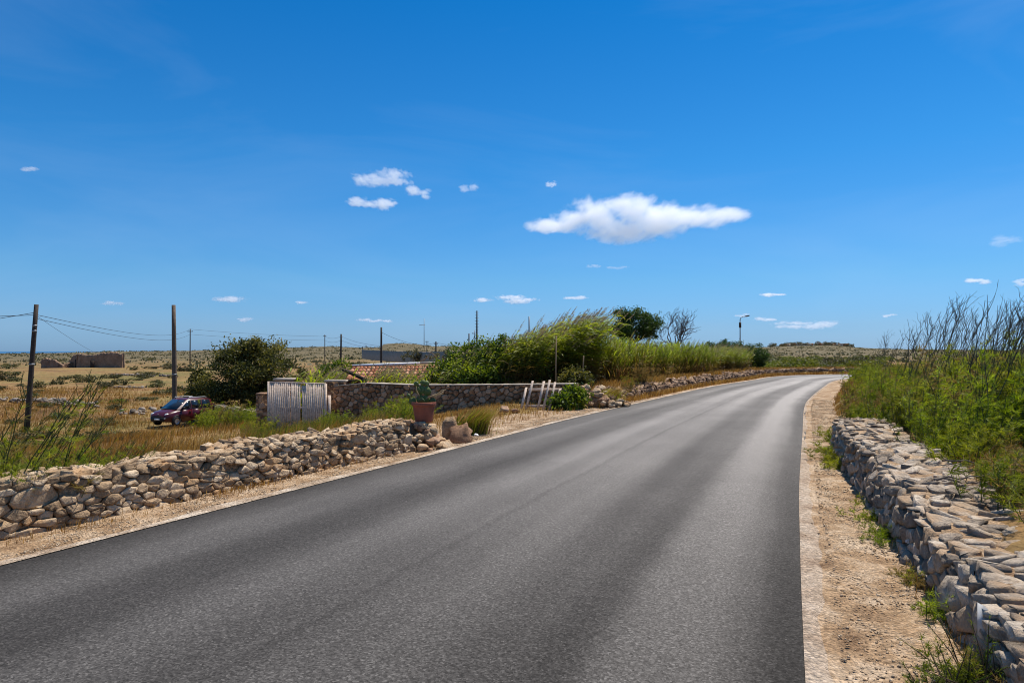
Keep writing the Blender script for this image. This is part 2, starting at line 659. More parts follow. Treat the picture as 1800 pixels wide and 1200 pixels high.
M = {}
M['asphalt'] = mat_asphalt()
M['gravel'] = mat_gravel('gravel', (.43, .285, .165), (.60, .455, .315), (.23, .138, .075))
M['gravel_pale'] = mat_gravel('pale_gravel', (.50, .385, .28), (.68, .57, .45), (.33, .23, .15))
M['concrete_strip'] = mat_gravel('edge_concrete', (.46, .35, .255), (.56, .45, .345), (.32, .22, .15))
M['ground'] = mat_ground()
M['rock_warm'] = mat_rock('warm_limestone', (.21, .14, .082), (.48, .335, .205), (.68, .53, .365), 8, .9, orange=(.46, .27, .13))
M['rock_grey'] = mat_rock('grey_limestone', (.20, .16, .125), (.44, .355, .27), (.66, .555, .44), 9, 1.0, orange=(.44, .29, .17))
M['rock_brown'] = mat_rock('brown_rubble', (.14, .085, .052), (.36, .21, .125), (.52, .345, .23), 7, .7)
M['rock_dull'] = mat_rock('dull_field_stone', (.10, .08, .062), (.22, .175, .135), (.38, .32, .26), 5, .7)
M['rock_bank'] = mat_rock('bank_rubble', (.10, .062, .04), (.25, .155, .095), (.42, .29, .195), 6, .8)
M['rock_red'] = mat_rock('reddish_field_stone', (.20, .11, .06), (.47, .265, .145), (.62, .41, .26), 7, .7)
M['mortar'] = mat_gravel('sandy_mortar', (.42, .28, .165), (.56, .41, .27), (.25, .155, .09))
M['mortar_dark'] = mat_gravel('dull_mortar', (.28, .175, .10), (.38, .255, .16), (.13, .08, .048))
M['ruin'] = mat_rock('ruin_masonry', (.13, .085, .055), (.29, .19, .125), (.40, .285, .20), 1.6, 1.0)
M['wood_white'] = mat_plain('peeling_white_paint', (.62, .49, .39), .8, .2, 0, .34, 14, .3)
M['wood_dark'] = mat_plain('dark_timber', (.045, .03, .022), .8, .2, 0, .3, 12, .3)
M['pole_wood'] = mat_plain('pole_wood', (.055, .042, .034), .8, .2, 0, .35, 10, .3)
M['pole_brown'] = mat_plain('pole_weathered', (.13, .095, .07), .8, .2, 0, .3, 6, .3)
M['metal_grey'] = mat_plain('grey_metal', (.22, .23, .24), .5, .5, .4, .15, 6, .05)
M['wire'] = mat_plain('wire_black', (.03, .03, .032), .6, .3, 0, .1, 3, 0)
M['terracotta'] = mat_plain('terracotta', (.30, .095, .055), .75, .25, 0, .22, 9, .12)
M['tile'] = mat_rock('clay_tile', (.20, .075, .038), (.42, .17, .085), (.55, .30, .19), 5, .3)
M['plaster'] = mat_plain('plaster', (.42, .36, .29), .9, .15, 0, .25, 3, .3)
M['white_paint'] = mat_plain('white_render', (.78, .77, .74), .8, .2, 0, .12, 4, .1)
M['marker'] = mat_plain('marker_grey', (.40, .40, .40), .6, .3, 0, .2, 20, .1)
M['soil'] = mat_gravel('soil', (.16, .10, .06), (.24, .16, .10), (.08, .05, .03))
M['cactus'] = mat_leaf('cactus_skin', [(0, (.045, .075, .02)), (1, (.15, .19, .05))], .12, .5, .35)
M['bark'] = mat_plain('bark', (.085, .06, .045), .9, .15, 0, .35, 9, .5)
M['bark_grey'] = mat_plain('grey_dead_wood', (.10, .085, .078), .9, .15, 0, .3, 9, .4)
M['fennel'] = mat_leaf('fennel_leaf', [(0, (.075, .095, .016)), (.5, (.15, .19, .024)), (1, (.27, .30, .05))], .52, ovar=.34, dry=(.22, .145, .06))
M['stalk_dark'] = mat_leaf('fennel_stalk_dry', [(0, (.055, .047, .036)), (.45, (.085, .085, .04)), (.8, (.10, .125, .035)), (1, (.13, .165, .045))], .12)
M['stalk_green'] = mat_leaf('fennel_stalk_green', [(0, (.045, .06, .02)), (1, (.10, .13, .035))], .08)
M['reed'] = mat_leaf('reed_leaf', [(0, (.13, .075, .033)), (.25, (.19, .145, .04)), (.45, (.165, .20, .028)), (1, (.29, .345, .055))], .55, .45, .35, ovar=.22)
M['plume'] = mat_leaf('reed_plume', [(0, (.20, .15, .09)), (1, (.42, .34, .22))], .45)
M['olive_leaf'] = mat_leaf('mastic_leaf', [(0, (.026, .036, .012)), (.45, (.065, .070, .018)), (1, (.27, .235, .06))], .38)
M['dark_leaf'] = mat_leaf('oleander_leaf', [(0, (.025, .05, .012)), (.45, (.085, .125, .02)), (1, (.25, .29, .04))], .46)
M['pine_leaf'] = mat_leaf('pine_needles', [(0, (.022, .045, .012)), (.5, (.045, .085, .016)), (1, (.10, .14, .025))], .3)
M['scrub'] = mat_leaf('scrub_leaf', [(0, (.035, .038, .015)), (.5, (.07, .07, .024)), (1, (.13, .12, .04))], .3, ovar=.35)
M['scrub_far'] = mat_leaf('far_scrub_leaf', [(0, (.075, .072, .036)), (1, (.14, .125, .06))], .3)
M['straw'] = mat_leaf('straw', [(0, (.15, .072, .024)), (.5, (.29, .165, .052)), (1, (.46, .315, .13))], .42, .6)
M['grass_green'] = mat_leaf('weed_green', [(0, (.06, .075, .018)), (.5, (.11, .135, .025)), (1, (.22, .22, .05))], .5, ovar=.3)
M['twig'] = mat_leaf('dry_twig', [(0, (.12, .075, .045)), (1, (.30, .21, .12))], .1)

# ------------------------------------------------------------------ layout: road edges and terrain
L_PTS = [(-51, -95), (-30, -50), (-8.96, -5), (-4.05, 5.4), (-3.09, 7.42), (0, 13.97), (1.417, 17), (5, 24), (9.45, 32.4), (14.2, 40), (17.0, 44.6), (20.2, 48), (25, 50), (32, 50.6), (45, 49), (80, 40), (140, 20)]
R_PTS = [(-41, -102), (-22.5, -54), (-1.9, -5), (1.557, 3.5), (2.71, 6.3), (3.74, 8.755), (5.84, 13.6), (8.79, 20.4), (10.8, 24.6), (14.6, 31.9), (18.2, 38.5), (21, 41.8), (25.5, 44), (32, 44.8), (45, 43.3), (78, 34.5), (138, 14)]
LE = catmull(L_PTS, 420)
RE = catmull(R_PTS, 420)


def sdist(x, y, P):
    """signed distance to polyline P, positive on its left; chunked"""
    x = np.asarray(x, float).ravel()
    y = np.asarray(y, float).ravel()
    out = np.empty(len(x))
    A, B = P[:-1], P[1:]
    D = B - A
    LL = (D ** 2).sum(1)
    for s in range(0, len(x), 20000):
        px, py = x[s:s + 20000, None], y[s:s + 20000, None]
        t = np.clip(((px - A[:, 0]) * D[:, 0] + (py - A[:, 1]) * D[:, 1]) / LL, 0, 1)
        dx = px - (A[:, 0] + t * D[:, 0])
        dy = py - (A[:, 1] + t * D[:, 1])
        d2 = dx * dx + dy * dy
        k = d2.argmin(1)
        i = np.arange(len(k))
        cr = D[k, 0] * dy[i, k] - D[k, 1] * dx[i, k]
        out[s:s + 20000] = np.sqrt(d2[i, k]) * np.sign(cr)
    return out


LE_C = resample(LE, 160)
RE_C = resample(RE, 160)
SKY_PX = [-9000, -600, 0, 100, 200, 330, 450, 520, 570, 620, 660, 671, 676, 712, 735, 760, 800, 850, 1000, 1330, 1352, 1400, 1450, 1480, 1500, 1550, 1600, 1700, 1800, 2600, 9000]
SKY_PY = [617, 621.5, 621.2, 620.2, 617.6, 616.5, 613.2, 611.2, 609.4, 611, 611.4, 611, 604.8, 604.2, 606, 608.8, 609, 609.4, 612, 611.5, 610, 608.4, 607.4, 608.4, 610.8, 613, 614, 615, 615.5, 616, 617]


def height(x, y):
    x = np.asarray(x, float)
    shp = x.shape
    x = x.ravel()
    y = np.broadcast_to(np.asarray(y, float), shp).ravel()
    dl = sdist(x, y, LE_C)
    dr = -sdist(x, y, RE_C)
    st = 1.35 + 1.6 * ss(10, 15, y)
    zl = np.interp(dl - st, [0, 7.5, 26, 60], [0, -.95, -2.85, -2.85])
    zb = np.interp(dl, [.6, 1.0, 6, 14, 34, 60], [0, .42, .5, -.3, -2.4, -2.7])
    zb2 = np.interp(dl, [.6, 1, 8, 40], [0, .30, .2, -.5])
    zb = zb + (zb2 - zb) * ss(14, 20, x)
    sa = .4226 * x + .9063 * y
    tb = ss(18.4, 20.4, sa) * (1 - ss(3, 8, dl) * (1 - ss(24, 32, sa))) * (1 - ss(10, 20, dl) * (1 - ss(10, 18, x)))
    left = zl + (zb - zl) * tb
    right = np.interp(dr, [.80, 1.25, 1.65, 9, 40], [0, .38, .47, .48, -.6])
    z = np.where(dl > 0, left, np.where(dr > 0, right, 0))
    r = np.hypot(x, y)
    az = np.arctan2(x, y)
    ta = np.where(np.abs(az) < R(80), np.tan(np.clip(az, R(-80), R(80))), np.sign(az) * 6)
    px = CX + FPX * ta
    py = np.interp(px, SKY_PX, SKY_PY)
    zs = CAM_Z + (HY - py) / FPX * 1500 * np.maximum(np.cos(az), .3)
    z250 = np.interp(px, [0, 500, 1200, 1800], [-2.0, -1.9, -1.2, -.8])
    t = ss(200, 1500, r)
    zf = z250 + (zs - z250) * t + wob(x, y, 60, 3) * .5 * ss(150, 500, r) * (1 - ss(900, 1300, r))
    zf = np.where(r > 1500, zs - (zs + 45) * ss(1500, 3200, r), zf)
    w = ss(80, 230, r)
    z = z + (zf - z) * w
    off = ss(1.3, 3.0, np.maximum(dl, dr))
    z = z + off * (wob(x, y, 1.9, 1) * .035 + wob(x, y, 7, 2) * .07)
    inside = np.maximum(dl, dr)
    z = np.where(inside < .62, -.08, np.where(inside < .78, -.08 + (z + .08) * (inside - .62) / .16, z))
    return z.reshape(shp)


def hgt(x, y):
    return float(height(np.array([x]), np.array([y]))[0])


# ground: one polar sheet from under the camera to beyond the skyline
az = np.concatenate([np.radians(np.arange(-180, -52, 4.0)), np.radians(np.arange(-52, 52, .36)), np.radians(np.arange(52, 180, 4.0))])
rr = np.geomspace(.4, 3300, 350)
RR, AZ = np.meshgrid(rr, az, indexing='ij')
gx, gy = RR * np.sin(AZ), RR * np.cos(AZ)
gz = height(gx, gy)
na = len(az)
V = np.stack([gx, gy, gz], -1).reshape(-1, 3)
i = np.arange(len(rr) - 1)[:, None] * na
j = np.arange(na)[None, :]
k = (j + 1) % na
q = np.stack([i + j, i + na + j, i + na + k, i + k], -1).reshape(-1, 4)
cz = len(V)
V = np.vstack([V, [0, 0, -.08]])
tri = np.array([(cz, a, (a + 1) % na) for a in range(na)])
far_t = np.append((ss(110, 420, RR)).ravel(), 0)
mb = MB().add(V, tri=tri, quad=q, tint=far_t)
tag(mb.build('ground', M['ground'], smooth=True), kind='structure')

# sea
ms, ns, ls = newmat('sea_water')
pn = pos(ns)
sn = noise(ns, ls, .02, 4, .6, pn)
finish(ns, ls, (.018, .075, .16), .28, sn.outputs[0], .25, 1.0, .5)
mb = MB()
th = np.linspace(0, 2 * PI, 129)[:-1]
ring = lambda r_: np.stack([np.sin(th) * r_, np.cos(th) * r_, np.full(128, -28.0)], 1)
a_ = np.arange(128)
mb.add(np.vstack([ring(2200), ring(8000), ring(70000)]), quad=np.concatenate([np.stack([a_ + o_, (a_ + 1) % 128 + o_, (a_ + 1) % 128 + 128 + o_, a_ + 128 + o_], 1) for o_ in (0, 128)]))
tag(mb.build('sea', ms), kind='structure')

# road
n_r = 420
nu = 25
us = np.linspace(0, 1, nu)
mid = (LE + RE) / 2
vs = np.concatenate([[0], np.cumsum(np.linalg.norm(np.diff(mid, axis=0), axis=1))])
wdt = np.linalg.norm(RE - LE, axis=1)
LE2 = LE.copy()
RE2 = RE.copy()
dirn = unit(RE - LE)
LE_dense = resample(LE, 1800); RE_dense = resample(RE, 1800)
LE_dense2 = LE_dense.copy(); RE_dense2 = RE_dense.copy()
dn = unit(RE_dense - LE_dense)
sd = np.linspace(0, 1, 1800) * vs[-1]
LE_dense2 += dn * ((wob(sd, 0, .5, 5) * .032 + wob(sd, 0, .13, 6) * .018 + wob(sd, 2, .043, 2) * .012))[:, None]
RE_dense2 += dn * ((wob(sd, 3, .6, 7) * .026 + wob(sd, 3, .11, 8) * .016 + wob(sd, 2, .043, 4) * .011))[:, None]
VV = LE_dense2[:, None, :] * (1 - us)[None, :, None] + RE_dense2[:, None, :] * us[None, :, None]
crown = .03 * (1 - (2 * us - 1) ** 2)
V = np.concatenate([VV, np.broadcast_to(crown[None, :, None] + .012, (1800, nu, 1))], -1).reshape(-1, 3)
i = np.arange(1799)[:, None] * nu
j = np.arange(nu - 1)[None, :]
q = np.stack([i + j, i + j + 1, i + nu + j + 1, i + nu + j], -1).reshape(-1, 4)
road = MB().add(V, quad=q).build('road', M['asphalt'], smooth=True)
ra = road.data.attributes.new('road', 'FLOAT_VECTOR', 'POINT')
rv_ = np.stack([np.broadcast_to(us[None, :] * 5.74, (1800, nu)), np.broadcast_to(sd[:, None], (1800, nu)), np.zeros((1800, nu))], -1).reshape(-1)
ra.data.foreach_set('vector', rv_.astype(np.float32))
tag(road, kind='structure')


def strip(name, edge, side, w0, w1, z0, mat, i0, i1, cols=7, z_out=-.12, wv=.06, wz=.006):
    """strip of ground along a road edge; side +1 = left of it"""
    E = edge[i0:i1]
    t = unit(np.gradient(E, axis=0))
    nrm = np.stack([-t[:, 1], t[:, 0]], 1) * side
    f = np.linspace(0, 1, cols)
    m = len(E)
    s_ = np.arange(m) * .14
    w1v = np.broadcast_to(w1, (m,)) + wob(s_, 0, .7, 9) * wv
    off = w0 + (w1v[:, None] - w0) * f[None, :]
    P2 = E[:, None, :] + nrm[:, None, :] * off[..., None]
    zz = np.full((m, cols), z0)
    zz[:, -1] = z_out
    zz[:, 1:-1] += wob(P2[:, 1:-1, 0], P2[:, 1:-1, 1], .35, 4) * wz
    Vv = np.concatenate([P2, zz[..., None]], -1).reshape(-1, 3)
    i = np.arange(m - 1)[:, None] * cols
    j = np.arange(cols - 1)[None, :]
    q = np.stack([i + j, i + cols + j, i + cols + j + 1, i + j + 1], -1).reshape(-1, 4)
    if side > 0:
        q = q[:, ::-1]
    o = MB().add(Vv, quad=q[:, ::-1]).build(name, mat, smooth=True)
    return tag(o, kind='structure')


yl = LE_dense[:, 1]
xl = LE_dense[:, 0]
wl_ = .95 + 1.9 * ss(10.5, 14.5, yl) * (1 - ss(17.5, 20.5, yl) * (xl < 60))
strip('gravel_verge', LE_dense, 1, -.08, wl_, .006, M['gravel'], 0, 1800, 11)
strip('gravel_verge', RE_dense, -1, -.08, .98, .006, M['gravel'], 0, 1800, 9)
strip('concrete_edge', RE_dense, -1, -.05, .095 * (1 - .75 * ss(8, 13, RE_dense[700:1500, 1])) + .022 * wob(np.arange(800), 0, 1.3, 3) + .02 * wob(np.arange(800), 0, 9, 5), .021, M['concrete_strip'], 700, 1500, 4, .002, .035, .0012)
strip('dusty_edge', LE_dense, 1, -.05, .16, .021, M['gravel_pale'], 600, 1500, 4, .002, .09, .0012)


# ------------------------------------------------------------------ dry-stone walls
def clip_poly(poly, nx, ny, c):
    out = []
    m = len(poly)
    for a in range(m):
        p, q_ = poly[a], poly[(a + 1) % m]
        dp, dq = nx * p[0] + ny * p[1] - c, nx * q_[0] + ny * q_[1] - c
        if dp <= 0:
            out.append(p)
        if (dp < 0) != (dq < 0) and abs(dp - dq) > 1e-12:
            t = dp / (dp - dq)
            out.append((p[0] + (q_[0] - p[0]) * t, p[1] + (q_[1] - p[1]) * t))
    return out


def pack(u0, u1, v0, v1, sizes, asp, g, tries=6000):
    """sizes: list of (radius, weight). returns cell polygons in (u, v)"""
    S = []
    rad = sorted([sizes[0] * g.uniform(.75, 1.25) if g.random() > sizes[2] else sizes[1] * g.uniform(.8, 1.2) for _ in range(tries)], reverse=False)
    g.shuffle(rad)
    nbig = 0
    grid = {}
    cell = sizes[1] * 2.2
    for r_ in rad:
        u, v = g.uniform(u0, u1), g.uniform(v0, v1) * asp
        gi, gj = int(u // cell), int(v // cell)
        ok = True
        for a in (-1, 0, 1):
            for b in (-1, 0, 1):
                for (uu, vv, ro) in grid.get((gi + a, gj + b), ()):
                    if (uu - u) ** 2 + (vv - v) ** 2 < (.82 * (ro + r_)) ** 2:
                        ok = False
                        break
                if not ok: break
            if not ok: break
        if ok:
            S.append((u, v, r_))
            grid.setdefault((gi, gj), []).append((u, v, r_))
    A = np.array(S)
    polys = []
    for a, (u, v, r_) in enumerate(S):
        d = (A[:, 0] - u) ** 2 + (A[:, 1] - v) ** 2
        nb = np.argsort(d)[1:22]
        w = sizes[1] * 5
        poly = [(max(u0, u - w), max(v0 * asp, v - w)), (min(u1, u + w), max(v0 * asp, v - w)), (min(u1, u + w), min(v1 * asp, v + w)), (max(u0, u - w), min(v1 * asp, v + w))]
        for b in nb:
            x2, y2, r2 = A[b]
            c = (x2 * x2 + y2 * y2 - u * u - v * v - r2 * r2 + r_ * r_) / 2
            poly = clip_poly(poly, x2 - u, y2 - v, c)
            if len(poly) < 3: break
        if len(poly) >= 3:
            polys.append([(p[0], p[1] / asp) for p in poly])
    return polys


def stone_geo(poly, depth, back, g, gap=.012, rough=.10, k=11):
    P = np.array(poly)
    c = P.mean(0)
    # corner cutting, then an even resample
    Q = []
    m = len(P)
    for a in range(m):
        p, q_ = P[a], P[(a + 1) % m]
        Q += [p * .94 + q_ * .06, p * .06 + q_ * .94]
    Q = np.array(Q)
    Q = Q[np.linalg.norm(Q - np.roll(Q, 1, axis=0), axis=1) > .22 * min(np.ptp(P[:, 0]), np.ptp(P[:, 1]))] if len(Q) > 6 else Q
    if len(Q) < 5: Q = resample(np.vstack([P, P[:1]]), 8)[:-1]
    k = len(Q)
    ext = max(np.ptp(P[:, 0]), np.ptp(P[:, 1]))
    s_in = max(.55, 1 - gap / (ext * .5 + 1e-6))
    Q = c + (Q - c) * s_in
    mn = min(np.ptp(P[:, 0]), np.ptp(P[:, 1]))
    jit = mn * rough
    tx, ty = g.normal(0, .20), g.normal(0, .20)
    rings = [(.94, -back), (1.0, -.01), (1.0, depth * .66), (.91, depth * .98), (.5, depth * 1.0)]
    V = []
    for (s_, d) in rings:
        q_ = c + (Q - c) * s_ + g.normal(0, jit * .45, Q.shape)
        dd = d + (g.normal(0, depth * .10, k) if d > 0 else 0)
        dd = dd + ((q_ - c) @ np.array([tx, ty]) if d > 0 else 0)
        V.append(np.column_stack([q_, np.broadcast_to(dd, (k,))]))
    V = np.vstack(V + [np.array([[c[0], c[1], depth * g.uniform(.9, 1.1)]])])
    quads, tris = [], []
    for a in range(len(rings) - 1):
        for b in range(k):
            quads.append((a * k + b, a * k + (b + 1) % k, (a + 1) * k + (b + 1) % k, (a + 1) * k + b))
    e = (len(rings) - 1) * k
    for b in range(k):
        tris.append((e + b, e + (b + 1) % k, e + k))
    return V, tris, quads


class Wall:
    """wall along a base line (front face at its foot), front normal to the right of travel when side=+1"""

    def __init__(s, pts, side, h, th, zb, batter=.08):
        s.P = resample(np.array(pts, float), 200)
        s.len = np.linalg.norm(np.diff(s.P, axis=0), axis=1).sum()
        s.u = np.linspace(0, s.len, 200)
        t = unit(np.gradient(s.P, axis=0))
        s.nr = np.stack([t[:, 1], -t[:, 0]], 1) * side
        s.side = side
        s.h, s.th, s.zb, s.bat = h, th, zb, batter

    def at(s, u):
        b = np.stack([np.interp(u, s.u, s.P[:, 0]), np.interp(u, s.u, s.P[:, 1])], -1)
        m = np.stack([np.interp(u, s.u, s.nr[:, 0]), np.interp(u, s.u, s.nr[:, 1])], -1)
        return b, m

    def face(s, V):
        b, m = s.at(V[:, 0])
        xy = b + m * (V[:, 2] - s.bat * V[:, 1])[:, None]
        return np.column_stack([xy, s.zb(V[:, 0]) + V[:, 1]])

    def top(s, V):
        b, m = s.at(V[:, 0])
        hh = s.h(V[:, 0])
        xy = b + m * (-V[:, 1] - s.bat * hh)[:, None]
        return np.column_stack([xy, s.zb(V[:, 0]) + hh + V[:, 2]])

    def core(s, inset_f, inset_t, n=90, tint=.5):
        us_ = np.linspace(0, s.len, n)
        hh = s.h(us_) - inset_t
        ring = [np.column_stack([us_, np.full(n, -.35), np.full(n, -inset_f)]), np.column_stack([us_, hh * .5, np.full(n, -inset_f)]), np.column_stack([us_, hh, np.full(n, -inset_f)])]
        F = [s.face(r_) for r_ in ring]
        T_ = [np.column_stack([us_, np.full(n, w_), np.full(n, -inset_t)]) for w_ in np.linspace(.12, s.th, 4)]
        F += [s.top(t_) for t_ in T_]
        last = F[-1].copy(); last[:, 2] = s.zb(us_) - .6
        F.append(last)
        F = np.array(F)
        F[2:6, :, 2] += wob(F[2:6, :, 0], F[2:6, :, 1], .12, 2) * .010
        mrows = len(F)
        Vv = F.reshape(-1, 3)
        i = np.arange(mrows - 1)[:, None] * n
        j = np.arange(n - 1)[None, :]
        q = np.stack([i + j, i + j + 1, i + n + j + 1, i + n + j], -1).reshape(-1, 4)
        if s.side < 0:
            q = q[:, ::-1]
        e0 = np.arange(mrows) * n
        capq = []
        mbb = MB()
        mbb.add(Vv, quad=q, tint=tint)
        for e in (0, n - 1):
            ring_ = F[:, e, :]
            c_ = ring_.mean(0)
            mbb.add(np.vstack([ring_, c_]), tri=[(a, a + 1, mrows) for a in range(mrows - 1)] + [(mrows - 1, 0, mrows)])
        return mbb


def flip(side, tris, quads):
    if side < 0:
        return [t[::-1] for t in tris], [q[::-1] for q in quads]
    return tris, quads


def build_wall(name, label, W, face_sz, top_sz, rock, mortar, g, cat='wall', fdepth=(.03, .075), tdepth=(.02, .06), back=.09, asp=1.55, tasp=1.5,
               limit=300, gap=.012, inset=.07, face_rough=.10, ends=True, k=11, core_top=.035, drop=0, tdrop=.06):
    org = np.array([*W.P[0], 0.0])
    root = empty(name, org, label, cat)
    W.core(inset, core_top).build('core', mortar, root, origin=org)
    items = []
    hmax = float(W.h(W.u).max())
    for poly in pack(0, W.len, 0, hmax + .02, face_sz, asp, g, int(W.len * hmax * 900) + 600):
        pu = np.array(poly)
        c = pu.mean(0)
        hl = float(W.h(np.array([c[0]]))[0])
        if pu[:, 1].min() > hl - .03:
            continue
        pu[:, 1] = np.minimum(pu[:, 1], W.h(pu[:, 0]) + g.normal(0, .012))
        if np.ptp(pu[:, 1]) < .035 or np.ptp(pu[:, 0]) < .035:
            continue
        if drop and pu[:, 1].mean() > hl * .55 and g.random() < drop:
            continue
        V, t, q = stone_geo(pu, g.uniform(*fdepth), back, g, gap, face_rough, k)
        t, q = flip(W.side, t, q)
        items.append((W.face(V), t, q))
    if top_sz is not None:
        for poly in pack(0, W.len, 0.0, W.th, top_sz, tasp, g, int(W.len * W.th * 900) + 600):
            pu = np.array(poly)
            if np.ptp(pu[:, 1]) < .03 or np.ptp(pu[:, 0]) < .03:
                continue
            if g.random() < tdrop:
                continue
            V, t, q = stone_geo(pu, g.uniform(*tdepth), .06, g, gap * .8, face_rough, k)
            t, q = flip(W.side, t, q)
            items.append((W.top(V), t, q))
    if ends:
        for e in (0, 1):
            ue = 0 if e == 0 else W.len
            he = float(W.h(np.array([ue]))[0])
            b, m = W.at(np.array([ue]))
            tdir = unit(W.P[-1] - W.P[-2]) if e else unit(W.P[0] - W.P[1])
            for poly in pack(0, W.th, 0, he, face_sz, asp, g, 500):
                pu = np.array(poly)
                if np.ptp(pu[:, 1]) < .03 or np.ptp(pu[:, 0]) < .03:
                    continue
                V, t, q = stone_geo(pu, g.uniform(*fdepth), .06, g, gap, face_rough, k)
                xy = b + m * (-V[:, 0] - W.bat * V[:, 1])[:, None] + tdir * (V[:, 2] - .03)[:, None]
                P3 = np.column_stack([xy, W.zb(np.full(len(V), ue)) + V[:, 1]])
                if (e == 1) == (W.side > 0):
                    pass
                else:
                    t, q = [x[::-1] for x in t], [x[::-1] for x in q]
                t, q = ([x[::-1] for x in t], [x[::-1] for x in q])
                items.append((P3, t, q))
    items.sort(key=lambda it: np.linalg.norm(it[0].mean(0)[:2]) - (3 if abs(it[0].mean(0)[0]) < it[0].mean(0)[1] * .78 else -20))
    rest = MB()
    for a, (V, t, q) in enumerate(items):
        tn = g.uniform(0, 1)
        if a < limit:
            MB().add(V, tri=t, quad=q, tint=tn).build('stone', rock, root, origin=org)
        else:
            rest.add(V, tri=t, quad=q, tint=tn)
    if rest.n:
        tag(rest.build('rubble', rock, root, origin=org), kind='stuff')
    return root


g1 = np.random.default_rng(11)
# left roadside wall
Wl = Wall([(-7.7, .2), (-6.1, 3.4), (-4.55, 6.2), (-3.1, 8.95), (-1.72, 11.55)], 1, lambda u: .45 + .05 * u / 9 + .022 * np.sin(u * 2.1) + .016 * np.sin(u * 5.3 + 1), .50, lambda u: np.full(np.shape(u), -.02), .10)
build_wall('stone_wall', 'low dry stone wall of pale tan rubble beside the left verge, ending at the terracotta pot', Wl, (.070, .185, .10), (.062, .125, .14), M['rock_warm'], M['mortar'], g1, asp=2.0, gap=.003, fdepth=(.012, .055), tdepth=(.008, .04), limit=300, k=12, face_rough=.13, inset=.034, core_top=.01, drop=.10)

# right roadside wall
Wr = Wall([(1.62, 1.3), (2.60, 3.76), (3.70, 6.75), (4.78, 9.75), (5.62, 11.9), (6.5, 13.6)], -1, lambda u: .37 + .15 * ss(2, 8, u) - .25 * ss(11.2, 13.6, u) + .02 * np.sin(u * 2.7) + .014 * np.sin(u * 6.1 + 1), .74, lambda u: np.full(np.shape(u), -.02), .12)
build_wall('stone_wall', 'broad low rubble wall with weathered grey stones along the right verge, holding back the fennel bank', Wr, (.075, .13, .12), (.055, .105, .14), M['rock_grey'], M['mortar'], g1, fdepth=(.03, .085), tdepth=(.006, .04), tasp=.68, inset=.045, gap=.005, k=12, face_rough=.11, asp=1.35, core_top=-.006, tdrop=.14)

# garden wall behind the pot
garden_zb = lambda u: np.interp(u, [0, 3, 6, 8.6], [-1.0, -.72, -.36, -.12])
Wg = Wall([(-6.05, 23.15), (-3.2, 22.2), (-.3, 21.1), (1.85, 20.15)], 1, lambda u: np.interp(u, [0, 1.2, 3, 6, 8.6], [1.50, 1.50, 1.30, 1.0, .84]) - .0, .34, garden_zb, .02)
gw = build_wall('garden_wall', 'head high mortared wall of reddish field stones with a pale flat coping, right of the white gate', Wg, (.095, .15, .10), None, M['rock_red'], M['mortar_dark'], g1, fdepth=(.015, .04), back=.05, asp=1.15, gap=.014, inset=.015, ends=True, core_top=.0, limit=300)
# its coping, one thin cement slab per stretch
org = np.array([*Wg.P[0], 0])
for a in range(6):
    u0, u1 = .05 + a * Wg.len / 6, (a + 1) * Wg.len / 6 - .012
    uu = np.linspace(u0, u1, 8)
    rows = []
    for (w_, d_) in ((-.04, -.0), (-.04, .028), (.36, .032), (.36, -.0)):
        rows.append(Wg.top(np.column_stack([uu, np.full(8, w_), np.full(8, d_ + .003) + rng.normal(0, .004, 8)])))
    F = np.array(rows)
    Vv = F.reshape(-1, 3)
    q = [(r_ * 8 + c_, r_ * 8 + c_ + 1, ((r_ + 1) % 4) * 8 + c_ + 1, ((r_ + 1) % 4) * 8 + c_) for r_ in range(4) for c_ in range(7)]
    q += [(0, 8, 16, 24), (7, 31, 23, 15)]
    MB().add(Vv, quad=q).build('coping', M['plaster'], gw, origin=org)

# bank wall along the left of the road, far half
bank_idx = [k_ for k_ in range(1800) if LE_dense[k_, 1] > 20.2 and LE_dense[k_, 0] < 16.4]
E = LE_dense[bank_idx]
tt_ = unit(np.gradient(E, axis=0))
bank_line = E + np.stack([-tt_[:, 1], tt_[:, 0]], 1) * .62
Wb = Wall(bank_line, 1, lambda u: .40 + .06 * np.sin(u * 1.3) + .05 * np.sin(u * 3.1 + 2) + .03 * np.sin(u * 7), .42, lambda u: np.full(np.shape(u), -.04), .18)
build_wall('bank_wall', 'crumbling dark rubble bank wall below the reeds, following the far left road edge', Wb, (.12, .2, .1), (.13, .2, .1), M['rock_bank'], M['mortar_dark'], g1, fdepth=(.05, .12), tdepth=(.03, .09), limit=300, k=8, inset=.09)

# wall round the outside of the bend
E = LE_dense[[k_ for k_ in range(1800) if LE_dense[k_, 0] > 16.6 and LE_dense[k_, 0] < 62 and LE_dense[k_, 1] > 30]]
tt_ = unit(np.gradient(E, axis=0))
bend_line = E + np.stack([-tt_[:, 1], tt_[:, 0]], 1) * .85
Wf = Wall(bend_line, 1, lambda u: .40 + .03 * np.sin(u * 2.3) + .02 * np.sin(u * 5), .40, lambda u: np.full(np.shape(u), -.03), .08)
build_wall('bend_wall', 'distant low stone wall curving round the outside of the road bend', Wf, (.14, .2, .1), (.16, .22, .1), M['rock_bank'], M['mortar_dark'], g1, limit=200, k=7, fdepth=(.04, .08))


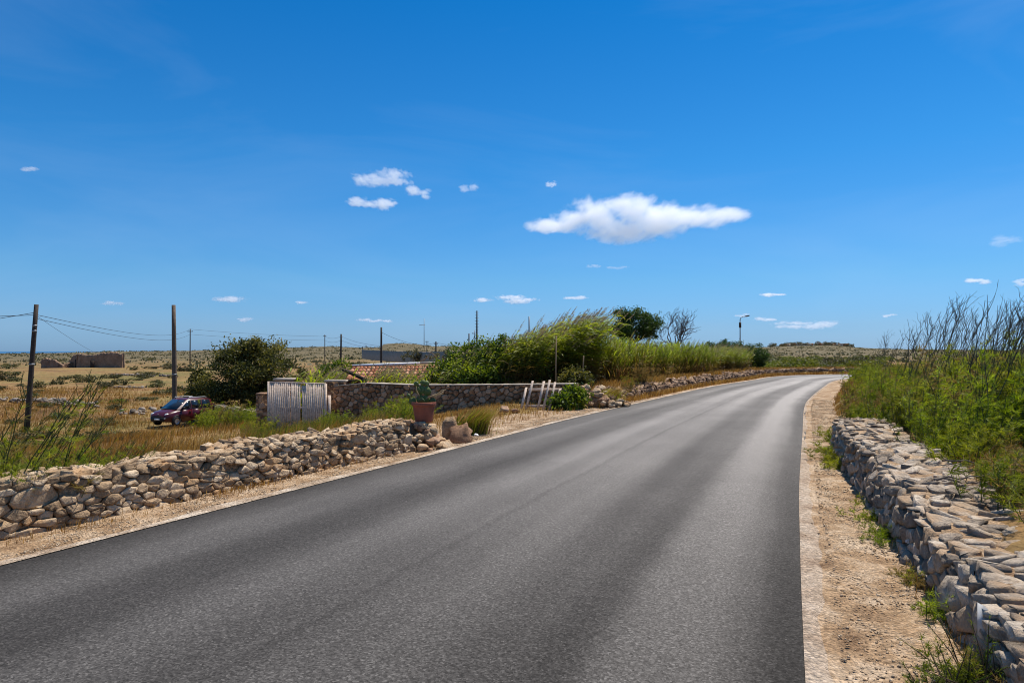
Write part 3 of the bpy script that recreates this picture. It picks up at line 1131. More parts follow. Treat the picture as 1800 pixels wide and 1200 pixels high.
# loose stones
def boulder_geo(g, n_lat=8, n_lon=13, r=(1, 1, 1), rough=.16):
    V = []
    for a in range(n_lat + 1):
        ph = PI * a / n_lat
        for b in range(n_lon):
            t = 2 * PI * b / n_lon
            V.append((math.sin(ph) * math.cos(t), math.sin(ph) * math.sin(t), math.cos(ph)))
    V = np.array(V)
    # a few flat facets
    for _ in range(16 if rough else 4):
        d = unit(g.normal(size=3))
        lim = g.uniform(.52, .86) if rough else g.uniform(.62, .88)
        s_ = V @ d
        V = V - np.maximum(s_ - lim, 0)[:, None] * d
    V *= (1 + g.normal(0, rough * .28, (len(V), 1)))
    if rough: V *= (1 + .10 * wob(V[:, :1] + V[:, 2:], V[:, 1:2] - V[:, 2:], .55, g.uniform(0, 9)))
    V[:n_lon] = V[:n_lon].mean(0)
    V[-n_lon:] = V[-n_lon:].mean(0)
    V *= np.array(r)
    q = [(a * n_lon + b, (a + 1) * n_lon + b, (a + 1) * n_lon + (b + 1) % n_lon, a * n_lon + (b + 1) % n_lon) for a in range(n_lat) for b in range(n_lon)]
    return V, q


def boulder(name, loc, r, label, g, mat, cat='stone', rz=None, parent=None, group=None):
    V, q = boulder_geo(g, 9, 14, r=r, rough=.22)
    V = V @ rotz(g.uniform(0, 6) if rz is None else rz).T
    mb_ = MB().add(V + (np.array(loc) if parent is not None else 0), quad=q, tint=g.uniform(.2, .9))
    if parent is not None:
        return mb_.build(name, mat, parent, origin=np.array(parent.location))
    o = mb_.build(name, mat)
    o.location = loc
    return tag(o, label, cat, group)


g2 = np.random.default_rng(23)
# rock pile under the pot
pile_o = (-1.72, 12.0, 0.0)
pile = empty('rock_pile', pile_o, 'heap of dark and tan rocks at the left wall end, carrying the terracotta pot', 'rock pile')
V, q = boulder_geo(g2, 8, 14, (.52, .42, .42))
MB().add(V + np.array([pile_o[0], pile_o[1], .02]), quad=q).build('core', M['mortar_dark'], pile, origin=np.array(pile_o))
for a in range(64):
    t = g2.uniform(0, 2 * PI)
    hh = g2.uniform(0, .43)
    rr_ = (.58 - .40 * (hh / .48)) * g2.uniform(.9, 1.1)
    s_ = g2.uniform(.06, .14)
    boulder('rock', (pile_o[0] + math.cos(t) * rr_ * 1.05, pile_o[1] + math.sin(t) * rr_ * .9, hh - .02), (s_ * 1.2, s_, s_ * .8), None, g2, M['rock_warm'] if g2.random() > .35 else M['rock_brown'], parent=pile)
for a, (px, py, Y, r_, lb) in enumerate([
    (789, 728, 12.9, (.20, .19, .36), 'tall pale boulder standing just right of the terracotta pot'),
    (810, 736, 12.7, (.27, .22, .29), 'big brown boulder lying between the pot and the windswept grass clump'),
    (741, 785, 11.5, (.13, .09, .06), 'flat loose rock lying on the verge gravel below the rock pile'),
    (838, 765, 13.2, (.06, .05, .05), 'small white stone on the dry grass close to the left road edge'),
    (852, 745, 14.6, (.11, .08, .07), 'white stone lying at the foot of the windswept grass clump'),
    (904, 722, 18.6, (.16, .11, .09), 'grey stone at the foot of the garden wall, left of the leaning pickets'),
    (886, 720, 18.4, (.20, .14, .12), 'rough grey block fallen against the garden wall, furthest from the pickets'),
]):
    zz = Z(py, Y)
    if a == 0: zz = .22
    if a == 1: zz = .13
    boulder('boulder', (X(px, Y), Y, max(zz, hgt(X(px, Y), Y) + r_[2] * .3)), r_, lb, g2, M['rock_warm'] if a in (0, 2) else (M['white_paint'] if a in (3, 4) else M['rock_brown']))
# rubble spill where the garden wall meets the bank
spill = empty('rubble_heap', (2.2, 20.6, 0), 'collapsed heap of stones and earth where the garden wall meets the bank wall', 'rubble')
V, q = boulder_geo(g2, 8, 14, (1.2, .8, .55))
MB().add(V + np.array([2.35, 21.0, .0]), quad=q).build('earth', M['mortar'], spill, origin=np.array([2.2, 20.6, 0]))
for a in range(90):
    t = g2.uniform(0, 2 * PI)
    hh = g2.uniform(0, .6)
    k_ = (1 - .75 * hh / .6)
    s_ = g2.uniform(.06, .17)
    boulder('rock', (2.35 + math.cos(t) * 1.25 * k_, 21.0 + math.sin(t) * .95 * k_, hh), (s_ * 1.2, s_, s_ * .8), None, g2, M['rock_warm'] if g2.random() > .4 else M['rock_brown'], parent=spill)

# ------------------------------------------------------------------ pot and prickly pear
pot_c = (X(745, 12.0), 12.0, .46)
pot = empty('terracotta_pot', pot_c, 'big terracotta flower pot standing on the rock pile', 'flower pot')
lathe(MB(), [(0, 0), (.145, 0), (.15, .01), (.172, .14), (.192, .27), (.196, .285), (.212, .287), (.216, .30), (.216, .345), (.208, .352), (.19, .35), (.186, .30)], 32).build('pot_body', M['terracotta'], pot, smooth=True)
lathe(MB(), [(.190, .30), (.1, .315), (0, .32)], 20).build('soil', M['soil'], pot)


def pad(mb_, base, tip_dir, L_, W_, face_dir):
    t = unit(np.array(tip_dir, float)); f = unit(np.array(face_dir, float))
    f = unit(f - t * (f @ t)); s_ = np.cross(t, f)
    V, q = [], []
    prof = [(0, .16), (.12, .5), (.3, .85), (.52, 1.0), (.74, .88), (.9, .55), (1.0, .06)]
    n = 10
    for (u, w) in prof:
        for b in range(n):
            a = 2 * PI * b / n
            V.append(np.array(base) + t * u * L_ + s_ * math.cos(a) * w * W_ + f * math.sin(a) * w * .028)
    for a in range(len(prof) - 1):
        for b in range(n):
            q.append((a * n + b, a * n + (b + 1) % n, (a + 1) * n + (b + 1) % n, (a + 1) * n + b))
    mb_.add(V, quad=q, tint=g2.uniform(.1, 1, 1)[0])
    return np.array(base) + t * L_ * .93


PEAR_S = 1.05
pear = empty('prickly_pear', (pot_c[0], pot_c[1], pot_c[2] + .32), 'prickly pear cactus with dark flat pads growing out of the terracotta pot', 'cactus')
for (dx, dy, d, L_, W_, kids) in [(-.05, 0, (-.12, .1, 1), .17, .07, [((-.35, 0, 1), .15, .065), ((.2, .1, 1), .17, .07)]), (.02, .03, (.1, 0, 1), .16, .07, [((.05, .1, 1), .16, .075), ((.5, -.1, 1), .14, .06)]),
                                  (-.13, .02, (-.9, 0, .8), .15, .065, [((-.5, .2, 1), .11, .05)]), (.12, -.02, (.45, -.1, 1), .13, .055, []), (.13, .05, (.2, .3, 1), .12, .055, []), (-.02, -.08, (.0, -.4, 1), .13, .06, [])]:
    m_ = MB()
    t_ = pad(m_, (dx, dy, -.02), d, L_, W_, (g2.normal() * .5, -1, .1))
    m_.build('pad', M['cactus'], pear, smooth=True)
    for (d2, L2, W2) in kids:
        m_ = MB()
        t2 = pad(m_, t_, d2, L2, W2, (g2.normal() * .6, -1, .2))
        if g2.random() > .4:
            pad(m_, t2, (d2[0] + g2.normal() * .4, .1, 1), .11, .05, (g2.normal() * .6, -1, .2))
        m_.build('pad', M['cactus'], pear, smooth=True)
m_ = MB()
for (dx, L_, tl) in ((.10, .30, (.9, 0, .5)), (.16, .22, (.75, .2, .45)), (-.06, .2, (-.3, -.2, .8)), (.05, .32, (.85, -.2, .22))):
    a = np.array([dx, -.03, .1]); b = a + unit(np.array(tl)) * L_
    tube(m_, np.linspace(a, b, 5) + rng.normal(0, .008, (5, 3)), np.linspace(.014, .006, 5), 5, .9)
m_.build('dry_stem', M['plume'], pear)
pear.scale = (PEAR_S, PEAR_S, PEAR_S)

# ------------------------------------------------------------------ white slatted gate with pillars
gate_o = (X(523, 22.8), 22.8, -1.05)
gate = empty('slatted_gate', gate_o, 'tall double gate of peeling white wooden slats between stone pillars', 'gate')
gw_ = X(573, 22.8) - X(474, 22.8)
n_s = 29
g3 = np.random.default_rng(5)
for a in range(n_s):
    f = (a + .5) / n_s
    if a == 16:
        continue
    x_ = (f - .5) * gw_
    w_ = gw_ / n_s * g3.uniform(.72, .9)
    top = 1.70 - .06 * f + g3.normal(0, .006)
    if a in (17, 18):
        top -= .06
    if a == 15:
        top -= .02
    m_ = MB()
    rt = rotz(g3.normal(0, .06))
    box(m_, (0, 0, 0), (w_, .022, top - .04), rt)
    m_.V[-1][:, 0] += np.where(m_.V[-1][:, 2] > 0, g3.normal(0, .006), 0)
    o = m_.build('slat', M['wood_white'], gate)
    o.location = (x_, -.02 + g3.normal(0, .004), .04 + (top - .04) / 2)
for zz in (.22, .86, 1.42, 1.52):
    m_ = MB(); box(m_, (-.23, .013, zz), (gw_ * .52, .04, .07)); m_.build('rail', M['wood_white'], gate)
    m_ = MB(); box(m_, (gw_ * .30, .013, zz - .02), (gw_ * .38, .04, .07)); m_.build('rail', M['wood_white'], gate)
m_ = MB(); box(m_, (-.02, -.003, 1.69), (gw_ + .05, .05, .045), np.array([[1, 0, .03], [0, 1, 0], [-.03, 0, 1]])); m_.build('top_rail', M['wood_white'], gate)
for x_, hh in ((-gw_ / 2 - .02, 1.74), (gw_ / 2 + .0, 1.66)):
    m_ = MB(); box(m_, (x_, -.005, hh / 2 - .05), (.07, .075, hh + .1)); m_.build('gate_post', M['wood_white'], gate)
m_ = MB(); box(m_, (gw_ / 2 + .11, .05, .60), (.10, .04, 1.35)); m_.build('side_board', M['wood_white'], gate)
m_ = MB(); box(m_, (gw_ / 2 - .05, -.05, .55), (.05, .03, .08)); m_.build('latch', M['wood_dark'], gate)


def pillar(name, c, sx, sy, h, label, cap=None, cap_mat='plaster', seed=1):
    g = np.random.default_rng(seed)
    o_ = np.array(c, float)
    root = empty(name, o_, label, 'pillar')
    m = MB(); box(m, o_ + (0, 0, h / 2), (sx - .04, sy - .04, h)); m.build('core', M['mortar_dark'], root, origin=o_)
    for (ax, nx_) in (((1, 0), (0, -1)), ((0, 1), (1, 0)), ((0, -1), (-1, 0)), ((-1, 0), (0, 1))):
        w = sx if ax[0] else sy
        dpt = (sy if ax[0] else sx) / 2
        for poly in pack(0, w, 0, h, (.085, .13, .15), 1.2, g, 500):
            pu = np.array(poly)
            if np.ptp(pu[:, 1]) < .03 or np.ptp(pu[:, 0]) < .03: continue
            V, t, q = stone_geo(pu, g.uniform(.01, .03), .04, g, .012, .1, 9)
            xy = np.array(ax) * (V[:, :1] - w / 2) + np.array(nx_) * (V[:, 2:3] + dpt - .02)
            P3 = np.column_stack([xy, V[:, 1]]) + o_
            MB().add(P3, tri=t, quad=q, tint=g.uniform()).build('stone', M['rock_brown'], root, origin=o_)
    m = MB()
    box(m, o_ + (0, 0, h + .035), cap or (sx + .08, sy + .08, .07), jit=.008)
    m.build('cap', M[cap_mat], root, origin=o_)
    return root


pillar('gate_pillar', (X(590, 23.3), 23.4, -1.05), .62, .4, 1.70, 'stone gate pillar on the right of the white gate, at the left end of the garden wall', seed=3)
pillar('gate_pillar', (X(500, 24), 24.0, -1.1), .55, .45, 1.78, 'stone pillar behind the white gate with its pale cap showing over the slats', seed=4)
pillar('gate_pillar', (X(465, 23.6), 23.6, -1.1), .42, .42, 1.30, 'short rough stone pillar on the left of the white gate', (.46, .44, .05), 'rock_brown', seed=6)

# leaning picket panel
pk = empty('picket_panel', (X(952, 19.6), 19.75, -.06), 'broken white picket panel leaning on the right end of the garden wall', 'fence panel')
lean = np.array([[1, 0, .24], [0, 1, .30], [0, 0, 1]])
for a in range(7):
    if a == 2: continue
    m_ = MB()
    hh = .86 + g3.normal(0, .04) - (.14 if a in (0, 6) else 0)
    box(m_, (0, 0, hh / 2), (.066, .02, hh), lean, jit=.004)
    o = m_.build('picket', M['wood_white'], pk)
    o.location = (-.52 + a * .165, 0, 0)
for zz in (.16, .64):
    m_ = MB(); box(m_, (0, .025, 0), (.98, .022, .075)); m_.V[-1] += lean @ np.array([0, 0, zz]) + np.array([-.03, 0, 0])
    m_.build('rail', M['wood_white'], pk)

# ------------------------------------------------------------------ tile roofed hut
hut_o = np.array([X(690, 29), 29.0, -1.25])
hut = empty('tiled_hut', hut_o, 'low hut with red clay tile roof and pale ridge beam behind the garden wall', 'hut')
xl_, xr_ = X(609, 29) - hut_o[0], X(790, 30) - hut_o[0]
ridge_z, eave_z, eave_y, ridge_y = Z(645, 30) + 1.25, Z(692, 27.6) + 1.25, -1.5, 1.1
m_ = MB()
box(m_, ((xl_ + xr_) / 2 + .5, ridge_y - .1, (eave_z - .05) / 2), (xr_ - xl_ - 1.1, 2.1, eave_z - .05)); m_.build('wall', M['plaster'], hut)
slope = math.atan2(ridge_z - eave_z, ridge_y - eave_y)
slen = math.hypot(ridge_z - eave_z, ridge_y - eave_y)
rs_ = np.array([[1, 0, 0], [0, math.cos(slope), -math.sin(slope)], [0, math.sin(slope), math.cos(slope)]])
m_ = MB(); box(m_, ((xl_ + xr_) / 2, (eave_y + ridge_y) / 2, (eave_z + ridge_z) / 2 - .05), (xr_ - xl_, slen, .05), rs_); m_.build('roof_deck', M['wood_dark'], hut)
m_ = MB(); box(m_, ((xl_ + xr_) / 2, ridge_y + 1.05, ridge_z - .40), (xr_ - xl_, 2.2, .05), np.array([[1, 0, 0], [0, math.cos(-.3), -math.sin(-.3)], [0, math.sin(-.3), math.cos(-.3)]])); m_.build('rear_roof', M['tile'], hut)
# barrel tiles: one shared tile mesh
tm = MB()
nseg, tl = 7, slen / 9 + .06
aa = np.linspace(0, PI, nseg)
tv = []
for (yy, rad, zo) in ((-tl / 2, .092, .022), (tl / 2, .078, .0)):
    for r_ in (rad, rad - .014):
        tv += [(r_ * math.cos(a), yy, r_ * .75 * math.sin(a) + zo) for a in aa]
tq = []
for a in range(nseg - 1):
    o0, i0, o1, i1 = a, nseg + a, 2 * nseg + a, 3 * nseg + a
    tq += [(o0, o0 + 1, o1 + 1, o1), (i0 + 1, i0, i1, i1 + 1), (o0 + 1, o0, i0, i0 + 1), (o1, o1 + 1, i1 + 1, i1)]
tmesh = tm.add(tv, quad=[t[::-1] for t in tq]).mesh('roof_tile', M['tile'])
tmeshes = [tmesh]
for tn_ in (.15, .35, .75, .95):
    c_ = tmesh.copy(); c_.attributes['tint'].data.foreach_set('value', np.full(len(c_.vertices), tn_, np.float32)); tmeshes.append(c_)
ncol = int((xr_ - xl_) / .172)
for c in range(ncol):
    for r_ in range(9):
        o = bpy.data.objects.new('roof_tile', tmeshes[g3.integers(0, 5)])
        COL.objects.link(o)
        o.parent = hut
        f = (r_ + .5) / 9
        o.location = (xl_ + .09 + c * .172 + g3.normal(0, .006), eave_y + (ridge_y - eave_y) * f, eave_z + (ridge_z - eave_z) * f + g3.normal(0, .004))
        o.rotation_euler = (slope + .03, g3.normal(0, .03), g3.normal(0, .02))
# ridge beam: pale cement pipe along the ridge, second tile course under it
m_ = MB()
tube(m_, [(X(620, 30.2) - hut_o[0], ridge_y + .05, Z(643.5, 30.2) + 1.25), (X(680, 30.2) - hut_o[0], ridge_y + .05, Z(640.5, 30.2) + 1.25), (X(738, 30.2) - hut_o[0], ridge_y + .05, Z(638, 30.2) + 1.25)], [.075, .07, .05], 10)
m_.build('ridge_beam', M['white_paint'], hut, smooth=True)
m_ = MB(); tube(m_, [(X(736, 30.4) - hut_o[0], ridge_y + .1, Z(638, 30.4) + 1.25), (X(775, 30.4) - hut_o[0], ridge_y + .1, Z(637, 30.4) + 1.25)], .045, 8); m_.build('ridge_board', M['plaster'], hut)
m_ = MB(); box(m_, ((xl_ + xr_) / 2, ridge_y - .02, ridge_z + .03), (xr_ - xl_, .12, .07)); m_.build('ridge_tile_course', M['tile'], hut)
# dark timber gable frame at the left end
m_ = MB(); tube(m_, [(xl_ - .05, eave_y + 1.0, Z(649, 28.4) + 1.25), (X(648, 28) - hut_o[0], eave_y + .2, Z(668, 28) + 1.25)], .075, 6); m_.build('rafter', M['wood_dark'], hut)
m_ = MB(); box(m_, (X(613, 28.3) - hut_o[0], eave_y + .75, .72), (.16, .16, 1.46)); m_.build('timber_post', M['wood_dark'], hut)
m_ = MB(); tube(m_, [(X(606, 28) - hut_o[0], eave_y + .3, Z(669, 28) + 1.25), (X(648, 28) - hut_o[0], eave_y + .25, Z(668, 28) + 1.25)], .05, 6); m_.build('tie_beam', M['wood_dark'], hut)
m_ = MB(); box(m_, (X(630, 28.6) - hut_o[0], eave_y + .85, Z(665, 28.5) + 1.25), (.85, .5, .05), np.array([[1, 0, 0], [0, .93, -.36], [0, .36, .93]])); m_.build('porch_roof', M['tile'], hut)
m_ = MB()
for (a, b) in (((744, 634), (762, 614)), ((770, 630), (757, 618)), ((736, 636), (752, 628))):
    tube(m_, [(X(a[0], 31) - hut_o[0], 2.0, Z(a[1], 31) + 1.25), (X(b[0], 31) - hut_o[0], 2.0, Z(b[1], 31) + 1.25)], .015, 5)
m_.build('stay_rod', M['plume'], hut)

# ------------------------------------------------------------------ red car
def make_car(loc, rz):
    car = empty('parked_car', loc, 'dark red compact hatchback parked in the dry field below the road', 'car', rz=rz)
    mp, nn, ll = newmat('dark_red_paint')
    finish(nn, ll, (.062, .005, .010), .36, None, spec=.35, coat=.3)
    mg, nn, ll = newmat('tinted_glass')
    finish(nn, ll, (.012, .018, .025), .06, None, spec=.8)
    mk_, nn, ll = newmat('black_trim')
    finish(nn, ll, (.012, .012, .013), .6)
    ml_, nn, ll = newmat('lamp_glass')
    finish(nn, ll, (.55, .58, .6), .15, None, spec=.8)
    mr_, nn, ll = newmat('wheel_alloy')
    finish(nn, ll, (.35, .35, .36), .35, None, metal=.7)
    mpl, nn, ll = newmat('plate_white')
    finish(nn, ll, (.75, .75, .73), .5)
    # body: x forward, half width by station; lower body
    st = [(-1.82, .62, .42, .78), (-1.78, .74, .30, .95), (-1.5, .80, .26, 1.0), (-.8, .82, .24, 1.0), (0, .825, .24, .98), (.7, .82, .24, .96), (1.05, .81, .25, .93), (1.5, .78, .26, .85), (1.74, .70, .28, .74), (1.84, .56, .34, .62)]
    def section(xx, hw, zb, zt):
        return [(xx, -hw * .90, zb), (xx, -hw * .98, zb + (zt - zb) * .18), (xx, -hw, zb + (zt - zb) * .5), (xx, -hw * .985, zb + (zt - zb) * .8), (xx, -hw * .90, zt - .01), (xx, -hw * .45, zt + .025), (xx, 0, zt + .035),
                (xx, hw * .45, zt + .025), (xx, hw * .90, zt - .01), (xx, hw * .985, zb + (zt - zb) * .8), (xx, hw, zb + (zt - zb) * .5), (xx, hw * .98, zb + (zt - zb) * .18), (xx, hw * .90, zb)]
    def loft(sts, mat, name):
        mb_ = MB()
        S = [section(*s_) for s_ in sts]
        n = len(S[0])
        q = [(a * n + b, (a + 1) * n + b, (a + 1) * n + (b + 1) % n, a * n + (b + 1) % n) for a in range(len(S) - 1) for b in range(n)]
        mb_.add(np.array(S).reshape(-1, 3), quad=[x[::-1] for x in q])
        for e in (0, len(S) - 1):
            c_ = np.mean(S[e], 0)
            mb_.add(np.vstack([S[e], c_]), tri=[(b, (b + 1) % n, n) if e == 0 else ((b + 1) % n, b, n) for b in range(n)])
        return mb_.build(name, mat, car, smooth=True)
    body = loft(st, mp, 'body')
    # cabin: pillars and roof as one shell, glass panes on it
    cab = [(-1.74, .66, .98), (-1.50, .64, 1.46), (-1.0, .63, 1.53), (0, .63, 1.55), (.28, .62, 1.50), (1.06, .69, .95)]
    lo = [(-1.78, .74), (-1.60, .76), (-1.0, .775), (0, .775), (.5, .77), (1.12, .74)]
    V, q = [], []
    for (c_, l_) in zip(cab, lo):
        V += [(l_[0], -l_[1], .95), (c_[0], -c_[1], c_[2]), (c_[0], -c_[1] * .6, c_[2] + .035), (c_[0], c_[1] * .6, c_[2] + .035), (c_[0], c_[1], c_[2]), (l_[0], l_[1], .95)]
    for a in range(len(cab) - 1):
        for b in range(5):
            q.append((a * 6 + b, a * 6 + b + 1, (a + 1) * 6 + b + 1, (a + 1) * 6 + b))
    MB().add(V, quad=q + [(0, 5, 4, 1), (1, 4, 3, 2)]).build('cabin', mp, car)
    def pane(name, pts, off, parent=car, mat=mg):
        P_ = np.array(pts, float)
        nrm = unit(np.cross(P_[1] - P_[0], P_[-1] - P_[0]))
        if off < 0: nrm = -nrm; off = -off
        A_ = P_ + nrm * off; B_ = P_ - nrm * .012
        n_ = len(P_)
        mb_ = MB().add(np.vstack([A_, B_, A_.mean(0)]), tri=[(a, (a + 1) % n_, 2 * n_) for a in range(n_)], quad=[(a, n_ + a, n_ + (a + 1) % n_, (a + 1) % n_) for a in range(n_)])
        return mb_.build(name, mat, parent)
    pane('windscreen', [(1.04, -.63, .99), (1.04, .63, .99), (.33, .56, 1.485), (.33, -.56, 1.485)], .022)
    pane('rear_window', [(-1.745, -.55, 1.02), (-1.745, .55, 1.02), (-1.53, .52, 1.42), (-1.53, -.52, 1.42)], -.03)
    for s_ in (-1, 1):
        yb, yt = s_ * .765, s_ * .65
        for (a, b, c, d) in ((.86, .08, .08, .26), (.02, -.72, -.72, .02), (-.79, -1.45, -1.36, -.79)):
            pane('side_window', [(a, yb, 1.0), (b, yb, 1.0), (c, yt, 1.45), (d, yt, 1.45)], .014 * s_ if False else (.016 if s_ < 0 else .016))
        # doors: seams and handles as thin proud panels
        for (x0, x1) in ((.04, .92), (-.78, .0)):
            d_ = pane('door', [(x0 + .02, s_ * .826, .36), (x1 - .02, s_ * .826, .36), (x1 - .02, s_ * .812, .93), (x0 + .02, s_ * .812, .93)], .004 if s_ < 0 else -.004, mat=mp)
            m = MB(); box(m, (x0 + .16, s_ * .845, .84), (.16, .03, .03)); m.build('handle', mp, d_)
        m = MB(); box(m, (.78, s_ * .90, 1.04), (.10, .17, .13), jit=.012); m.build('mirror', mk_, car)
        V_, q_ = boulder_geo(np.random.default_rng(1), 8, 12, (.20, .14, .10), 0)
        MB().add(V_ + np.array([1.62, s_ * .56, .70]), quad=q_).build('headlight', ml_, car, smooth=True)
        m = MB(); box(m, (1.83, s_ * .50, .50), (.06, .2, .045)); m.build('fog_lamp', ml_, car)
        m = MB(); box(m, (-1.80, s_ * .63, 1.0), (.06, .12, .3)); m.build('tail_light', mp, car)
        for xw in (1.18, -1.15):
            w = empty('wheel', (0, 0, 0), None, None)
            w.parent = car
            w.location = (xw, s_ * .74, .30)
            V_ = []
            m = MB(); lathe(m, [(.17, -.09), (.27, -.09), (.30, -.06), (.30, .06), (.27, .09), (.17, .09)], 22)
            m.V[-1] = m.V[-1][:, [0, 2, 1]]; m.build('tyre', mk_, w, smooth=False)
            m = MB(); lathe(m, [(.02, s_ * .085), (.06, s_ * .085), (.165, s_ * .06), (.185, s_ * .085)], 22)
            m.V[-1] = m.V[-1][:, [0, 2, 1]]; m.build('rim', mr_, w)
            m = MB()
            lathe(m, [(.34, -.02), (.37, .0), (.34, .02)], 22); m.V[-1] = m.V[-1][:, [0, 2, 1]] + np.array([xw, s_ * .805, .30])
            m.V[-1][:, 2] = np.maximum(m.V[-1][:, 2], .24)
            m.build('wheel_arch', mk_, car)
    m = MB(); box(m, (1.80, 0, .44), (.13, 1.05, .26), jit=.01); m.build('front_bumper', mk_, car)
    m = MB(); box(m, (1.83, 0, .63), (.06, .60, .05)); m.build('grille', mk_, car)
    m = MB(); box(m, (1.885, 0, .44), (.012, .42, .10)); m.build('number_plate', mpl, car)
    lathe(MB(), [(0, 0), (.045, 0), (.05, .01), (0, .02)], 12).build('badge', ml_, car).location = (1.80, 0, .72)
    m = MB(); box(m, (-1.82, 0, .45), (.10, 1.3, .24), jit=.01); m.build('rear_bumper', mk_, car)
    for s_ in (-1, 1):
        m = MB(); tube(m, [(-1.25, s_ * .56, 1.57), (-1.15, s_ * .56, 1.62), (.05, s_ * .56, 1.64), (.15, s_ * .56, 1.58)], .018, 6); m.build('roof_rail', ml_, car)
    return car


cx_, cy_ = X(322, 42), 42.0
make_car((cx_, cy_, Z(746, 41.5)), math.atan2(-.925, -.378))

# ------------------------------------------------------------------ ruin
rY = 160.0
ruin_o = np.array([X(150, rY), rY, Z(644, rY)])
ruin = empty('ruined_house', ruin_o, 'roofless brown stone ruin far out in the dry field', 'ruin')


def ruin_wall(pts, top, th, name='wall', seed=0):
    """pts: [(px, Y)], top: list of py at even steps"""
    g = np.random.default_rng(seed)
    P_ = resample(np.array([(X(p, y_), y_) for p, y_ in pts]), 40)
    tp = np.interp(np.linspace(0, 1, 40), np.linspace(0, 1, len(top)), top)
    zt = np.array([Z(t_, p_[1]) for t_, p_ in zip(tp, P_)]) + g.normal(0, .10, 40)
    t = unit(np.gradient(P_, axis=0)); nn_ = np.stack([t[:, 1], -t[:, 0]], 1)
    F = []
    zbse = ruin_o[2] - 1.0
    F.append(np.column_stack([P_ + nn_ * th / 2, np.full(40, zbse)]))
    for f in (.3, .6, .85, 1.0):
        F.append(np.column_stack([P_ + nn_ * (th / 2 - .1 * f) + g.normal(0, .06, (40, 2)), zbse + (zt - zbse) * f]))
    F.append(np.column_stack([P_ - nn_ * (th / 2 - .1), zt - .05]))
    F.append(np.column_stack([P_ - nn_ * th / 2, np.full(40, zbse)]))
    F = np.array(F)
    m_ = len(F)
    i = np.arange(m_ - 1)[:, None] * 40; j = np.arange(39)[None, :]
    q = np.stack([i + j, i + j + 1, i + 40 + j + 1, i + 40 + j], -1).reshape(-1, 4)
    mb_ = MB().add(F.reshape(-1, 3), quad=q)
    for e in (0, 39):
        mb_.add(np.vstack([F[:, e], F[:, e].mean(0)]), tri=[(a, (a + 1) % m_, m_) for a in range(m_)])
    return mb_.build(name, M['ruin'], ruin, origin=ruin_o)


ruin_wall([(137, 158), (216, 159)], [622, 622, 624, 622, 619.5, 618.5, 619.5, 622.5], .8, seed=1)
ruin_wall([(122, 164), (137, 158)], [638, 630, 624, 622.5], .7, seed=2)
ruin_wall([(216, 159), (213, 168)], [622, 624, 626], .7, seed=3)
ruin_wall([(122, 165), (213, 168)], [636, 626, 624, 624, 623, 624], .7, seed=4)
ruin_wall([(74, 157), (112, 157)], [632, 629.5, 631, 631.5, 637, 641], .9, seed=5)
ruin_wall([(110, 158), (130, 160)], [640, 639, 636, 638], .7, seed=6)
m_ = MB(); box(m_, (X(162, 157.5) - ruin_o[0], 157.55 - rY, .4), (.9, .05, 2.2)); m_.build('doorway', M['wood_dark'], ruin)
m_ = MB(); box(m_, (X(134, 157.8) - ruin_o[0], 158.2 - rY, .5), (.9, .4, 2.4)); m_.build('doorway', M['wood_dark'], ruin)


# ------------------------------------------------------------------ poles, wires, lamp, masts
def pole(px0, py0, px1, py1, Y, r0, r1, label, mat='pole_wood', arm=None, name='utility_pole', cat='pole', bands=(), group='utility poles', Yz=None):
    xb, xt = X(px0, Y), X(px1, Y)
    zb = min(Z(py0, Y), hgt(xb, Y)) - .3
    zt = Z(py1, Y)
    o = np.array([xb, Y, zb + .3])
    root = empty(name, o, label, cat, group)
    pts = np.linspace(np.array([xb, Y, zb]), np.array([xt, Y, zt]), 6)
    m = MB(); tube(m, pts, np.linspace(r0, r1, 6), 8); m.build('shaft', M[mat], root, origin=o)
    for (f, w, t) in (arm or ()):
        c = pts[0] + (pts[-1] - pts[0]) * f
        m = MB(); box(m, c, (w, .1, t)); m.build('crossarm', M[mat], root, origin=o)
        for s_ in (-1, 1):
            m = MB(); tube(m, [c + (s_ * w * .42, 0, t / 2), c + (s_ * w * .42, 0, t / 2 + .18)], [.05, .035], 6); m.build('insulator', M['metal_grey'], root, origin=o)
    for f in bands:
        c = pts[0] + (pts[-1] - pts[0]) * f
        m = MB(); tube(m, [c - (0, 0, .05), c + (0, 0, .05)], r0 + (r1 - r0) * f + .008, 8); m.build('band', M['metal_grey'], root, origin=o)
    return pts[-1]


p1 = pole(46, 752, 64, 535, 38, .15, .11, 'dark leaning wooden pole nearest the left wall, carrying two wires and a stay', bands=(.84, .80, .55))
p2 = pole(307.5, 716, 305.2, 536, 45, .17, .12, 'plain upright brown pole with no wires rising behind the red car', 'pole_brown', bands=(.42, .16))
p3 = pole(334, 624, 334.4, 578, 200, .17, .13, 'thin far pole with a short crossarm, seen left of the round tree', arm=((.93, 1.6, .18),))
p4 = pole(571, 624, 571, 588, 240, .16, .13, 'thinnest far pole just right of the round tree', 'pole_brown', arm=((.95, 1.0, .15),))
p5 = pole(599, 632, 599.7, 587, 170, .24, .2, 'stout dark far pole above the dark shrub left of the tiled hut')
p6 = pole(670, 634, 670.3, 575, 125, .22, .17, 'dark pole rising over the tiled hut from the long grey wall')
p8 = pole(766, 634, 766.3, 600, 200, .24, .2, 'short far pole at the right end of the long grey wall', arm=((.9, 1.2, .15),))
p7 = pole(750, 614, 750.5, 599, 420, .22, .18, 'tiny far pole with crossarms beside the thin mast', arm=((.95, 2.2, .3), (.7, 2.2, .3)))
pole(824, 620, 824.4, 586, 190, .22, .18, 'short pole rising from the dark green bushes left of the rung pole', 'pole_brown')
pole(930, 620, 930, 556, 75, .09, .07, 'slim pole standing up out of the reed tops', 'metal_grey')
